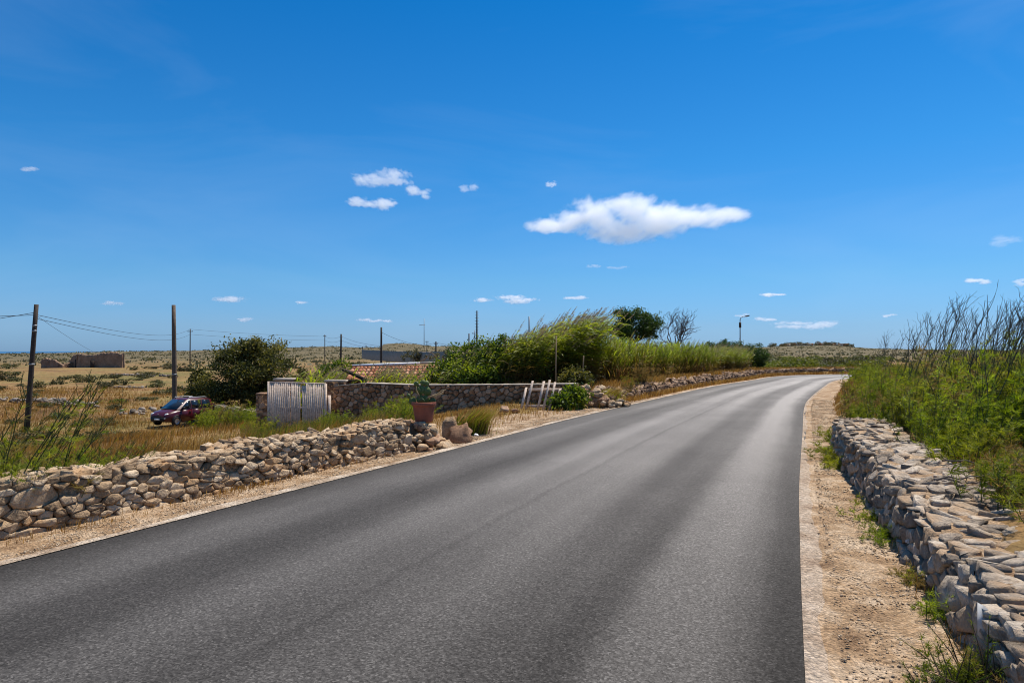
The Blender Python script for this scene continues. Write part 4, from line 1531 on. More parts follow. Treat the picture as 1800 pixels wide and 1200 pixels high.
pole(834, 620, 834, 580, 200, .1, .08, 'faint thin pole close to the rung pole', 'metal_grey', arm=((.9, 1.4, .2),))
# pole with climbing rungs
Yp = 88
tp9 = pole(838, 624, 838.3, 546, Yp, .17, .08, 'tall pole with climbing rungs behind the dark green bushes', name='rung_pole', group=None)
rp = bpy.data.objects[[o.name for o in bpy.data.objects if o.name.startswith('rung_pole')][0]]
for a in range(11):
    zz = Z(549 + a * 5, Yp) - rp.location.z
    m = MB(); tube(m, [(-.25, 0, zz), (.25, 0, zz)], .025, 5); m.build('rung', M['metal_grey'], rp)
# thin guyed mast
Ym = 260
mo = np.array([X(745.5, Ym), Ym, Z(615, Ym)])
mast = empty('antenna_mast', mo, 'thin tall antenna mast with one horizontal element beyond the tiled hut', 'mast')
m = MB(); tube(m, [(0, 0, -.5), (0, 0, Z(560, Ym) - mo[2])], [.16, .10], 6); m.build('tube', M['metal_grey'], mast)
m = MB(); tube(m, [(-1.9, 0, Z(571.5, Ym) - mo[2]), (.4, 0, Z(571, Ym) - mo[2])], .10, 5); m.build('antenna', M['metal_grey'], mast)


def street_lamp(px, py_top, py_base, Y, arm_dx, label, s=1.0):
    o = np.array([X(px, Y), Y, Z(py_base, Y)])
    root = empty('street_lamp', o, label, 'street lamp', 'street lamps')
    H = Z(py_top, Y) - o[2]
    m = MB(); tube(m, [(0, 0, -.4), (0, 0, H * .5), (0, 0, H * .93)], [.10 * s, .085 * s, .07 * s], 8); m.build('post', M['metal_grey'], root, smooth=True)
    m = MB(); tube(m, [(0, 0, H * .90), (arm_dx * .06, 0, H * .955), (arm_dx * .3, 0, H * .985), (arm_dx * .75, 0, H)], .05 * s, 7); m.build('arm', M['metal_grey'], root, smooth=True)
    m = MB()
    V, q = boulder_geo(np.random.default_rng(2), 8, 12, (.48 * s, .16 * s, .11 * s), 0)
    V = V @ np.array([[math.cos(.2), 0, math.sin(.2)], [0, 1, 0], [-math.sin(.2), 0, math.cos(.2)]])
    if arm_dx < 0: V = V * (-1, 1, 1)
    MB().add(V + (arm_dx * .95, 0, H + .02), quad=q).build('lamp_head', M['wood_dark'], root, smooth=True)
    m = MB(); box(m, (0, 0, H * .8), (.28 * s, .25 * s, .8 * s)); m.build('control_box', M['wood_dark'], root)


street_lamp(1301, 555.5, 634, 105, 1.15, 'tall street lamp with curved arm rising behind the last bushes on the bend')
street_lamp(637, 608.3, 624, 330, 1.8, 'tiny far street lamp by the left end of the long grey wall', 1.3)


def wire(pts, label, r=.012, sag=.3, cat='wire', group='overhead wires', name='overhead_wire'):
    P_ = []
    for a in range(len(pts) - 1):
        A_, B_ = np.array(pts[a], float), np.array(pts[a + 1], float)
        L_ = np.linalg.norm(B_ - A_)
        for t in np.linspace(0, 1, 14, endpoint=False):
            p = A_ + (B_ - A_) * t
            p[2] -= sag * 4 * t * (1 - t) * L_ / 60
            P_.append(np.append(p, r * (1 + .5 * (p[1] / 80))))
    P_.append(np.append(np.array(pts[-1], float), r * (1 + .5 * pts[-1][1] / 80)))
    P_ = np.array(P_)
    m = MB(); tube(m, P_[:, :3], P_[:, 3], 4)
    o_ = P_[0, :3]
    o = m.build(name, M['wire'], origin=o_)
    return tag(o, label, cat, group)


w1 = lambda py, px=63: (X(px, 38), 38, Z(py, 38))
far_l = (X(-260, 60), 60, Z(556, 60))
wire([w1(553), (X(334, 200), 200, Z(578.5, 200)), (X(571, 240), 240, Z(591, 240)), (X(599.7, 170), 170, Z(591, 170)), (X(670, 125), 125, Z(608, 125))], 'upper overhead wire running right from the leaning pole to the far poles', sag=.5)
wire([w1(559.5, 62), (X(334, 200), 200, Z(587.5, 200)), (X(571, 240), 240, Z(598, 240)), (X(599.7, 170), 170, Z(598, 170)), (X(672, 125), 125, Z(613, 125))], 'lower overhead wire running right from the leaning pole to the far poles', sag=.5)
wire([w1(553.5), far_l], 'overhead wire leaving the photo to the left level from the leaning pole', sag=.2)
wire([w1(549), (X(-200, 52), 52, Z(588, 52))], 'overhead wire dropping away to the left from the top of the leaning pole', sag=.15)
wire([w1(554), (X(168, 120), 120, Z(620, 120))], 'slack stay wire slanting down from the leaning pole towards the ruin', sag=.1, r=.010)
wire([(X(670.3, 125), 125, Z(584, 125)), (X(766.3, 200), 200, Z(602, 200)), (X(838, 260), 260, Z(601, 260))], 'overhead wire from the pole above the hut to the short far pole', sag=1.0, r=.016)

# long grey wall in the distance
gwY = 150
pts_ = [(X(636, 190), 190), (X(700, 160), 160), (X(745, 148), 148), (X(800, 140), 140)]
P_ = resample(np.array(pts_), 30)
tp = np.interp(np.linspace(0, 1, 30), [0, .3, .7, 1], [614.5, 616, 617.5, 618])
bt = np.interp(np.linspace(0, 1, 30), [0, .3, .7, 1], [624, 627, 629.5, 630])
zt = np.array([Z(a, p[1]) for a, p in zip(tp, P_)]); zb_ = np.array([Z(a, p[1]) for a, p in zip(bt, P_)]) - 1.0
F = np.array([np.column_stack([P_, zb_]), np.column_stack([P_, zt]), np.column_stack([P_ + (0, .4), zt]), np.column_stack([P_ + (0, .4), zb_])])
q = [(a * 30 + b, a * 30 + b + 1, (a + 1) * 30 + b + 1, (a + 1) * 30 + b) for a in range(3) for b in range(29)]
M['wall_grey'] = mat_rock('grey_block', (.30, .23, .165), (.44, .345, .255), (.52, .42, .32), 1.2, .5)
ctr = np.array([P_[0, 0], P_[0, 1], zb_[0] + 1])
tag(MB().add(F.reshape(-1, 3), quad=q).build('boundary_wall', M['wall_grey'], origin=ctr), 'long plain grey wall crossing the far field behind the tiled hut', 'wall')
# low wall in the shade under the round tree
Wt = Wall([(X(372, 43.5), 43.5), (X(420, 41), 41), (X(462, 38), 38)], 1, lambda u: .95 + .06 * np.sin(u * 3), .5, lambda u: np.full(np.shape(u), -2.75), .06)
build_wall('field_wall', 'rough grey stone wall in the shade under the round tree', Wt, (.16, .26, .15), (.18, .25, .1), M['rock_grey'], M['mortar_dark'], g1, limit=120, k=8)
# broken rubble lines in the left field
for (pts, lb, hh, nst, sz) in [([(-40, 62, 668), (70, 60, 676), (110, 57, 684), (158, 54, 694)], 'ragged line of grey rubble crossing the field beyond the leaning pole', .35, 170, .24),
                               ([(226, 50, 700), (240, 50, 702), (254, 50, 704)], 'two dark rocks lying in the field to the left of the red car', .3, 22, .30),
                               ([(208, 84, 663), (245, 84, 665)], 'small scatter of pale rocks in the field below the ruin', .12, 40, .22),
                               ([(200, 120, 645), (245, 118, 648), (305, 116, 652)], 'low stony ridge in the field right of the ruin', .25, 70, .30)]:
    P_ = resample(np.array([(X(a, b), b) for a, b, c in pts]), 60)
    z0 = hgt(*P_[0])
    o_ = np.array([P_[0, 0], P_[0, 1], z0])
    rl = empty('rubble_line', o_, lb, 'rubble')
    m = MB()
    hz = height(P_[:, 0], P_[:, 1])
    for a in range(nst):
        k_ = g2.integers(0, 60)
        V, q = boulder_geo(g2, 5, 7, np.array([1.2, 1, .8]) * sz * g2.uniform(.5, 1.25))
        V = V @ rotz(g2.uniform(0, 6)).T + np.array([P_[k_, 0] + g2.normal(0, .35), P_[k_, 1] + g2.normal(0, .5), hz[k_] + g2.uniform(0, hh)])
        m.add(V, quad=q, tint=g2.uniform())
    tag(m.build('rocks', M['rock_dull'], rl, origin=o_), kind='stuff')


# ------------------------------------------------------------------ trees and shrubs
def crown_mesh(mb_, blobs, n, L_, W_, g, clump=.22, nclump=60, bias=None, lift=0):
    vol = np.array([b[3] * b[4] * b[5] for b in blobs]); vol = vol / vol.sum()
    for b, f in zip(blobs, vol):
        c = np.array(b[:3]); r = np.array(b[3:])
        kk = max(6, int(nclump * f))
        d = unit(g.normal(size=(kk, 3)))
        rad = g.uniform(.35, 1.0, (kk, 1)) ** .45
        rad *= g.uniform(.85, 1.12, (kk, 1))
        cc = c + d * rad * r
        ct = g.uniform(.0, .75, kk)
        m = int(n * f)
        pick = g.integers(0, kk, m)
        cs = clump * g.uniform(.6, 1.4, kk)
        P_ = cc[pick] + g.normal(0, 1, (m, 3)) * cs[pick][:, None] * np.array([1, 1, .8])
        leaf_quads(mb_, P_, L_, W_, np.clip(ct[pick] + g.uniform(-.1, .3, m), 0, 1), bias, g)


def tree(name, loc, label, cat, blobs, n, L_, W_, leaf, trunk_pts, trunk_r, g, clump=.22, nclump=80, group=None, bark='bark', bias=None, limbs=True):
    root = empty(name, loc, label, cat, group)
    m = MB()
    tube(m, trunk_pts, np.linspace(trunk_r, trunk_r * .55, len(trunk_pts)), 7)
    if limbs:
        top = np.array(trunk_pts[-1])
        for b in blobs:
            for _ in range(3):
                e = np.array(b[:3]) + g.normal(0, .4, 3) * np.array(b[3:])
                tube(m, [top, (top + e) / 2 + g.normal(0, .08, 3), e], [trunk_r * .5, trunk_r * .3, trunk_r * .12], 5)
    m.build('trunk', M[bark], root)
    m = MB()
    crown_mesh(m, blobs, n, L_, W_, g, clump, nclump, bias)
    m.build('crown', M[leaf], root)
    return root


g4 = np.random.default_rng(41)
Yt = 46.0
tb_ = hgt(X(430, Yt), Yt)
s_ = Yt / FPX
tree('round_tree', (X(430, Yt), Yt, tb_), 'big round olive green tree growing behind the red car', 'tree',
     [(-.3, 0, 3.0, 1.7, 1.8, 2.05), (1.35, .2, 3.5, 1.75, 1.8, 2.35), (.3, .3, 4.0, 1.6, 1.5, 1.6), (-2.4, .4, 2.3, 1.75, 1.5, 1.6), (-3.0, .2, 1.6, 1.2, 1.2, 1.1), (2.3, .2, 2.3, 1.1, 1.3, 1.7), (0, -.4, 1.7, 2.6, 1.2, 1.3)],
     34000, .105, .045, 'olive_leaf', [(0, 0, -.3), (.05, 0, .7), (-.05, 0, 1.5)], .22, g4, .27, 150, bias=(0, 0, .5))
tree('shrub', (X(533, 46), 46, hgt(X(533, 46), 46)), 'low olive shrub growing against the right side of the round tree', 'shrub',
     [(-.3, 0, 1.6, .9, .8, 1.5), (.5, .1, 1.3, .8, .8, 1.1)], 5000, .08, .035, 'olive_leaf', [(0, 0, -.3), (0, 0, .5)], .07, g4, .16, 60)
tree('shrub', (X(588, 36), 36, hgt(X(588, 36), 36)), 'dark leafy shrub standing just left of the tiled hut', 'shrub',
     [(-.1, 0, 1.75, .8, .7, 1.0), (.3, .1, 2.2, .65, .6, .7), (-.7, .1, 1.4, .6, .6, .9)], 5200, .075, .035, 'dark_leaf', [(0, 0, -.3), (0, 0, .9)], .08, g4, .15, 60)
# tree with domed crown behind the reeds
Yt = 46
b0 = hgt(X(1114, Yt), Yt)
pt_ = tree('pine_tree', (X(1114, Yt), Yt, b0), 'green tree with a dense flat bottomed crown rising behind the reeds', 'tree',
     [(-.75, 0, 3.0, .85, .8, .95), (0, .1, 3.25, .85, .8, .75), (.75, 0, 2.95, .8, .7, .65), (-.1, -.2, 2.6, 1.25, .8, .45), (.95, 0, 2.5, .4, .5, .45)],
     15000, .085, .022, 'pine_leaf', [(0, 0, -.3), (-.05, 0, .8), (.05, 0, 1.9)], .11, g4, .15, 110, bias=(.1, 0, .9))
pt_.scale = (1.22, 1.1, 1.06)
# bare tree
Yt = 46
bo = np.array([X(1186, Yt), Yt, hgt(X(1186, Yt), Yt)])
bare = empty('bare_tree', bo, 'leafless grey tree with a fan of fine twigs behind the reeds', 'tree')
m = MB()
gb = np.random.default_rng(77)


def branch(mb_, p, d, L_, r, depth):
    pts = [np.array(p)]
    dd = np.array(d, float)
    n = 4
    for _ in range(n):
        dd = unit(dd + gb.normal(0, .16, 3) + np.array([.05, 0, .05]))
        pts.append(pts[-1] + dd * L_ / n)
    tube(mb_, pts, np.linspace(r, r * .6, n + 1), 4 if depth > 1 else 6, cap=depth < 2)
    if depth >= 6:
        return
    for k_ in range(gb.integers(2, 4) if depth < 5 else 2):
        a = pts[-1] if k_ == 0 else pts[gb.integers(1, n)]
        nd = unit(dd + gb.normal(0, .55, 3) * np.array([1.15, .8, .55]) + np.array([.08, 0, .10]))
        branch(mb_, a, nd, L_ * gb.uniform(.58, .82), max(r * .6, .008), depth + 1)


for d in ((-.45, 0, 1), (.0, .2, 1), (.5, 0, .9), (.25, -.3, 1)):
    branch(m, (0, 0, 1.0), d, 1.22, .05, 1)
MBt = MB(); tube(MBt, [(0, 0, -.3), (.02, 0, .4), (0, 0, .95)], [.11, .09, .07], 7)
MBt.build('trunk', M['bark_grey'], bare)
m.build('crown', M['bark_grey'], bare)

# clipped dark bushes at the end of the reeds
for (px, Y, top, w, lb) in [(1256, 48, 600, 1.9, 'dark pine bush with bristly top, left of the bend lamp'), (1288, 50, 596.5, 2.0, 'rounded dark bush directly below the bend lamp'),
                            (1320, 50, 602, 1.25, 'dark sloping bush where the reeds end above the bend')]:
    gz_ = hgt(X(px, Y), Y)
    hh = Z(top, Y) - gz_
    tree('pine_bush', (X(px, Y), Y, gz_), lb, 'bush', [(0, 0, hh * .55, w * .9, .9, hh * .45), (-w * .4, 0, hh * .45, w * .6, .7, hh * .42), (w * .45, 0, hh * .42, w * .6, .7, hh * .38)],
         7500, .085, .022, 'pine_leaf', [(0, 0, -.3), (0, 0, .6)], .08, g4, .15, 80, bias=(.1, 0, .8))

# leafy dark bushes at the left end of the reeds, behind the garden wall
for (px, Y, top, w, lf, lb) in [(800, 25.5, 618, .95, 'dark_leaf', 'leafy green bush at the left end of the reed thicket, beside the tiled hut'),
                            (842, 25.0, 604, 1.0, 'dark_leaf', 'tall leafy bush in the left part of the reed thicket'),
                            (884, 24.2, 597, .9, 'dark_leaf', 'dense dark bush between the left bushes and the first reeds'),
                            (915, 23.6, 596, .7, 'dark_leaf', 'narrow dark bush pressed against the first tall reeds'),
                            (860, 23.6, 640, .9, 'dark_leaf', 'low dark bush overhanging the garden wall above the grass clump'),
                            (1012, 22.8, 652, .3, 'olive_leaf', 'dark ivy like bush at the foot of the tall reeds by the wall end'),
                            (986, 19.75, 697, .14, 'dark_leaf', 'small dark green bush at the right end of the picket panel'),
                            (1008, 20.0, 682, .20, 'dark_leaf', 'leafy bush on the corner between the pickets and the rubble heap')]:
    x_ = X(px, Y)
    gz_ = hgt(x_, Y)
    hh = Z(top, Y) - gz_
    tree('leafy_bush', (x_, Y, gz_), lb, 'bush', [(0, 0, hh * .5, w, w * .8, hh * .5), (-w * .6, .1, hh * .4, w * .6, w * .6, hh * .4), (w * .6, 0, hh * .42, w * .6, w * .6, hh * .4)],
         int(1800 + 5200 * w), .07, .026, lf, [(0, 0, -.2), (0, 0, hh * .4)], .05, g4, .13, 70, bias=(.3, 0, .5))


# ------------------------------------------------------------------ reeds
def reed_clump(g, n=26, hmin=1.7, hmax=2.7, spread=.55, plume=.3, lean=.34, dry=.0, reach=1.0):
    leaf, stem, plm = MB(), MB(), MB()
    for a in range(n):
        b = np.array([g.normal(0, spread * .6), g.normal(0, spread * .5), -.1])
        H = g.uniform(hmin, hmax)
        ln = lean * g.uniform(.5, 1.4)
        side = g.normal(0, .08)
        tt = np.linspace(0, 1, 6)
        P_ = b + np.column_stack([ln * H * tt ** 1.8, side * H * tt, H * tt * (1 - .08 * ln * tt)])
        tube(stem, P_, np.linspace(.011, .005, 6), 3, np.clip(.15 + tt * .5, 0, 1), cap=False)
        nl = g.integers(9, 13)
        for k_ in range(nl):
            f = .12 + .88 * (k_ + g.uniform(0, 1)) / nl
            base = np.array([np.interp(f, tt, P_[:, c]) for c in range(3)])
            az_ = g.normal(0, .75) + (PI if (k_ % 2 and g.random() < .4 and f < .6) else 0)
            out = np.array([math.cos(az_), math.sin(az_) * .8, 0]) * reach
            LL = g.uniform(.32, .58) * (1.1 - .35 * abs(f - .5))
            up = g.uniform(.25, .75) + (1 - reach) * .9
            q0 = base
            q1 = base + out * LL * .42 + np.array([0, 0, LL * up * .42])
            q2 = q1 + out * LL * .38 + np.array([0, 0, LL * (up - .55 * reach) * .38])
            q3 = q2 + out * LL * .28 + np.array([0, 0, -LL * .25 * reach * g.uniform(.2, 1.3)])
            wv = unit(np.cross(out + [1e-3, 0, 0], np.array([g.normal(0, .35), g.normal(0, .35), 1.0])))
            w = g.uniform(.016, .026)
            tn = np.clip(f * 1.05 - .12 + g.normal(0, .14) - dry, 0, 1)
            if f < .35 and g.random() < .75: tn = g.uniform(0, .3)
            leaf.add([q0 - wv * w * .6, q0 + wv * w * .6, q1 - wv * w, q1 + wv * w, q2 - wv * w * .7, q2 + wv * w * .7, q3], quad=[(0, 1, 3, 2), (2, 3, 5, 4)], tri=[(4, 5, 6)], tint=tn)
        if g.random() < plume:
            t0 = P_[-1]
            ax = unit(P_[-1] - P_[-2] + np.array([.12, 0, 0]))
            for k_ in range(26):
                u = g.uniform(0, 1)
                s_ = t0 + ax * u * .38
                d = unit(ax + g.normal(0, .35, 3) + np.array([.35, 0, -.1]))
                e = s_ + d * g.uniform(.08, .16) * (1.1 - u * .6)
                wv = unit(np.cross(d, g.normal(size=3))) * .007
                plm.add([s_ - wv, s_ + wv, e], tri=[(0, 1, 2)], tint=g.uniform(0, .8))
    return leaf, stem, plm


def proto_reed(seed, **kw):
    g = np.random.default_rng(seed)
    lf, st_, pl = reed_clump(g, **kw)
    return (lf.mesh('reed_leaves', M['reed']), st_.mesh('reed_stems', M['reed']), pl.mesh('reed_plumes', M['plume']) if pl.n else None)


def put_reed(pr, x, y, sx=1, rz=0, label=None, group=None):
    root = empty('reed_clump', (x, y, hgt(x, y)), label, 'reeds', group, rz)
    root.scale = (sx, sx, sx)
    for nm, me in zip(('leaves', 'stems', 'plumes'), pr):
        if me is None: continue
        o = bpy.data.objects.new(nm, me); COL.objects.link(o); o.parent = root; o['kind'] = 'stuff'
    return root


tall = [proto_reed(100 + a, n=27, hmin=1.6, hmax=2.75, plume=.5, lean=.36, spread=.48) for a in range(4)]
short = [proto_reed(120 + a, n=40, hmin=1.25, hmax=2.05, plume=.12, lean=.12, dry=.08, spread=.62, reach=.5) for a in range(3)]
bushy = [proto_reed(140 + a, n=34, hmin=1.2, hmax=2.1, plume=.6, lean=.28, spread=.7, reach=.75) for a in range(3)]
g5 = np.random.default_rng(8)
# tall wind-bent reeds: one mass rising from the hut to the bank
for a in range(92):
    px = 795 + 250 * g5.uniform(0, 1) ** .95
    Y = np.interp(px, [795, 930, 1045], [24.4, 22.9, 25.4]) + abs(g5.normal(0, 1.5))
    top = np.interp(px, [795, 850, 900, 950, 1000, 1045], [622, 604, 592, 572, 560, 562]) + g5.normal(0, 6)
    sc_ = (Z(top, Y) - hgt(X(px, Y), Y)) / 2.55
    put_reed(tall[g5.integers(0, 4)], X(px - 14, Y), Y, sc_, g5.normal(0, .12),
             'tall reeds bent to the right by the wind behind the garden wall end' if px > 905 else 'reeds poking up among the leafy bushes left of the tall bent reeds',
             'tall bent reeds' if px > 905 else 'reeds among the bushes')
# shorter upright brown reeds behind the bank
for a in range(46):
    f = (a + g5.uniform(0, 1)) / 46
    px = 1050 + 193 * f
    Y = 26.5 + 11.5 * f + abs(g5.normal(0, .9))
    top = np.interp(px, [1050, 1070, 1100, 1245], [592, 604, 605, 611]) + g5.normal(0, 3)
    gz_ = hgt(X(px, Y), Y)
    put_reed(short[g5.integers(0, 3)], X(px, Y), Y, (Z(top, Y) - gz_) / 1.85, g5.normal(0, .2), 'upright brownish reeds in the long row behind the bank wall', 'upright reed row')
# bright bushy reeds at the far end
for a in range(24):
    f = (a + g5.uniform(0, 1)) / 24
    px = 1235 + 66 * f
    Y = 39.5 + 5 * f + abs(g5.normal(0, .7))
    top = np.interp(px, [1235, 1275, 1300, 1317], [613, 611, 616, 624]) + g5.normal(0, 2)
    gz_ = hgt(X(px, Y), Y)
    put_reed(bushy[g5.integers(0, 3)], X(px, Y), Y, (Z(top, Y) - gz_) / 1.95, g5.normal(0, .2), 'bright yellow green reeds in the rounded mass below the bend lamp', 'far bushy reeds')
# yellow-green tall grass in front of the hut
for a in range(26):
    px = g5.uniform(652, 780) if a < 19 else g5.uniform(520, 600)
    Y = g5.uniform(24.2, 26.5) if a < 19 else g5.uniform(27, 31)
    gz_ = hgt(X(px, Y), Y)
    top = g5.uniform(652, 664)
    put_reed(bushy[g5.integers(0, 3)], X(px, Y), Y, (Z(top, Y) - gz_) / 1.9, g5.normal(0, .3), 'yellow green cane grass growing in front of the tiled hut' if a < 19 else 'yellow green cane grass between the white gate and the dark shrub',
             'cane grass by the hut' if a < 19 else 'cane grass behind the gate')
# thin fence posts among the reeds
for (px, y0, y1, Y, mt, lb) in [(977, 676, 590, 22.2, 'plume', 'pale bare cane post standing in front of the tall reeds'), (1025, 674, 625, 23, 'plume', 'short pale cane post under the bent reeds'),
                            (1081, 668, 602, 28, 'bark', 'thin dark fence post at the left end of the upright reeds'), (1106, 664, 602, 30, 'bark', 'second thin dark fence post from the left in the upright reeds'),
                            (1132, 662, 604, 31.5, 'bark', 'third thin dark fence post from the left in the upright reeds'), (1149, 660, 608, 33, 'bark', 'fourth thin dark fence post from the left in the upright reeds'),
                            (1165, 660, 611, 34, 'bark', 'fifth thin dark fence post from the left in the upright reeds'), (1184, 659, 612, 35, 'bark', 'last thin dark fence post on the right in the upright reeds')]:
    x_ = X(px, Y)
    m = MB(); tube(m, [(0, 0, -.3), (.0, 0, .8), (.02, 0, Z(y1, Y) - hgt(x_, Y))], [.028, .025, .02], 6)
    o = m.build('fence_post', M[mt]); o.location = (x_, Y, hgt(x_, Y)); tag(o, lb, 'post')


# ------------------------------------------------------------------ fennel
def fennel_bush(g, n=15, H=(.45, 1.0), spread=.35, lean=.12):
    leaf, stem = MB(), MB()
    for a in range(n):
        b = np.array([g.normal(0, spread * .55), g.normal(0, spread * .55), -.03])
        hh = g.uniform(*H)
        dv = np.array([g.normal(0, .22) + lean, g.normal(0, .22), 1.0]) + np.append(b[:2] * .6, 0)
        tt = np.linspace(0, 1, 5)
        P_ = b + dv * hh * tt[:, None] + np.column_stack([lean * hh * tt ** 2 * .6, 0 * tt, 0 * tt])
        tube(stem, P_, np.linspace(.007, .003, 5), 3, .6, cap=False)
        for k_ in range(9):
            f = g.uniform(.15, 1)
            c = np.array([np.interp(f, tt, P_[:, i_]) for i_ in range(3)])
            o_ = unit(np.array([g.normal() + .35, g.normal(), g.uniform(.1, 1.1)]))
            c2 = c + o_ * g.uniform(.05, .16)
            m = 19
            st_ = c + (c2 - c) * g.uniform(.1, 1, (m, 1))
            d = unit(o_ * .8 + g.normal(0, .55, (m, 3)))
            e = st_ + d * g.uniform(.04, .11, (m, 1))
            wv = unit(np.cross(d, g.normal(size=(m, 3)))) * g.uniform(.003, .0058, (m, 1))
            V = np.stack([st_ - wv, st_ + wv, e + wv * .4], 1).reshape(-1, 3)
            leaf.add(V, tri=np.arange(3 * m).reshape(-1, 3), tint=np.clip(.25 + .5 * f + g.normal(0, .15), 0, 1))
    return leaf.mesh('fennel_leaves', M['fennel']), stem.mesh('fennel_stems', M['stalk_green'])


def stalk(g, H=2.0, lean=.3, nb=6, r=.0072, tuft=False, tint=(0, .7)):
    m = MB()
    lf = MB()
    tt = np.linspace(0, 1, 9)
    wig = np.cumsum(g.normal(0, .019, (9, 2)), 0)
    P_ = np.column_stack([lean * H * tt ** 1.5 + wig[:, 0] * H * .6, wig[:, 1] * H * .6 + g.normal(0, .05) * H * tt, H * tt - .05])
    tn = np.clip(tint[1] - (tint[1] - tint[0]) * tt + .1, 0, 1)
    tube(m, P_, np.linspace(r, r * .32, 9), 5, tn, cap=False)
    for k_ in range(nb):
        f = g.uniform(.5, .97)
        b = np.array([np.interp(f, tt, P_[:, i_]) for i_ in range(3)])
        az_ = g.uniform(0, 2 * PI)
        d = unit(np.array([math.cos(az_) * .6 + lean * .9, math.sin(az_) * .5, 1.0]))
        L_ = H * g.uniform(.10, .32) * (1.15 - f * .6)
        p2 = b + d * L_ * .5 + g.normal(0, .012, 3)
        p3 = b + d * L_ + np.array([.03, 0, .02])
        tube(m, [b, p2, p3], np.array([.5, .35, .2]) * r, 4, tint[0], cap=False)
        for _ in range(g.integers(1, 4)):
            q_ = p2 + (p3 - p2) * g.uniform(0, 1)
            d2 = unit(d + g.normal(0, .5, 3))
            tube(m, [q_, q_ + d2 * L_ * .28], np.array([.26, .14]) * r, 3, tint[0], cap=False)
        if g.random() < .35:
            V, q = boulder_geo(g, 4, 6, (.012, .012, .012))
            m.add(V + b, quad=q, tint=0)
    if tuft:
        for k_ in range(10):
            f = g.uniform(.05, .95)
            b = np.array([np.interp(f, tt, P_[:, i_]) for i_ in range(3)])
            o_ = unit(np.array([g.normal() + .6, g.normal(), g.uniform(.3, 1.2)]))
            mm = 16
            st_ = b + o_ * g.uniform(0, .10, (mm, 1))
            d = unit(o_ + g.normal(0, .4, (mm, 3)))
            e = st_ + d * g.uniform(.04, .13, (mm, 1))
            wv = unit(np.cross(d, g.normal(size=(mm, 3)))) * g.uniform(.0016, .003, (mm, 1))
            lf.add(np.stack([st_ - wv, st_ + wv, e], 1).reshape(-1, 3), tri=np.arange(3 * mm).reshape(-1, 3), tint=g.uniform(.2, .9))
    return m.mesh('stalk', M['stalk_dark' if not tuft else 'stalk_green']), (lf.mesh('tufts', M['fennel']) if tuft else None)


g6 = np.random.default_rng(15)
fb = [fennel_bush(np.random.default_rng(200 + a), H=(.35, 1.0)) for a in range(5)]
fb_low = [fennel_bush(np.random.default_rng(220 + a), n=12, H=(.12, .42), spread=.28) for a in range(3)]


def put_fennel(pr, x, y, s_, rz, label, group, name='fennel_bush', cat='plant'):
    root = empty(name, (x, y, hgt(x, y)), label, cat, group, rz)
    root.scale = (s_, s_, s_)
    for nm, me in zip(('leaves', 'stems'), pr):
        o = bpy.data.objects.new(nm, me); COL.objects.link(o); o.parent = root; o['kind'] = 'stuff'
    return root


# along the right road edge: sample by distance along RE and offset dr
def right_pt(yy, dr):
    k_ = np.argmin(np.abs(RE_dense[:1500, 1] - yy) + (RE_dense[:1500, 0] > 30) * 99)
    t = unit(RE_dense[k_ + 1] - RE_dense[k_ - 1])
    return RE_dense[k_] + np.array([t[1], -t[0]]) * dr


cnt = 0
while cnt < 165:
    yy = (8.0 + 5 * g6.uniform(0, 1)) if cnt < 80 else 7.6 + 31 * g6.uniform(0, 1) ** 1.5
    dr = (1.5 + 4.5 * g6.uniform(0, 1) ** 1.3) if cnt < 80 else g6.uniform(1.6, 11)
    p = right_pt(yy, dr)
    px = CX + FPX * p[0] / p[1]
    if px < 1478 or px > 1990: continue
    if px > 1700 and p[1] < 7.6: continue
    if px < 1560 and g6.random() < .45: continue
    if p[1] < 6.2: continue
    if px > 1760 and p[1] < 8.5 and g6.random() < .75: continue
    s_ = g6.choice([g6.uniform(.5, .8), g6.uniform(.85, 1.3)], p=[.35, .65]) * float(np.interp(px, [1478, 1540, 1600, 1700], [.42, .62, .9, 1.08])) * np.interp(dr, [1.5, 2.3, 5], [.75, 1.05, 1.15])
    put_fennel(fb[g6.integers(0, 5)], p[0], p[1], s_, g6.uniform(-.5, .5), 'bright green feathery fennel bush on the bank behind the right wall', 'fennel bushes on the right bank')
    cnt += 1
stalks = [stalk(np.random.default_rng(300 + a), tint=(0, .95), H=1.9 + .35 * math.sin(a * 2.1), lean=.14 + .26 * ((a * 37) % 10) / 10, nb=5 + a % 4) for a in range(10)]
pairs = []
gs = np.random.default_rng(99)
while len(pairs) < 98:
    px = gs.uniform(1550, 1835) if gs.random() < .88 else gs.uniform(1490, 1560)
    Y = gs.uniform(7.4, 14)
    if px < 1660: Y = gs.uniform(12.5, 20)
    if px < 1560: Y += 9
    x_ = X(px, Y)
    top = np.interp(px, [1480, 1540, 1580, 1640, 1720, 1800], [600, 575, 545, 512, 505, 520]) + abs(gs.normal(0, 42))
    hh = Z(top, Y) - hgt(x_, Y)
    if hh < .8 or hh > 3.2 or -sdist([x_], [Y], RE_C)[0] < 1.75: continue
    pairs.append((x_, Y, hh))
for (x_, Y, hh) in pairs:
    a = gs.integers(0, 10)
    base_h = 1.9 + .35 * math.sin(a * 2.1)
    o = bpy.data.objects.new('fennel_stalk', stalks[a][0]); COL.objects.link(o)
    o.location = (x_, Y, hgt(x_, Y))
    s_ = hh / base_h
    o.scale = (s_ * 1.15, s_ * 1.15, s_)
    o.rotation_euler = (0, 0, gs.normal(0, .5))
    tag(o, 'tall dark dry fennel stalk standing above the green bank on the right', 'dry stalk', 'dry fennel stalks on the right bank')

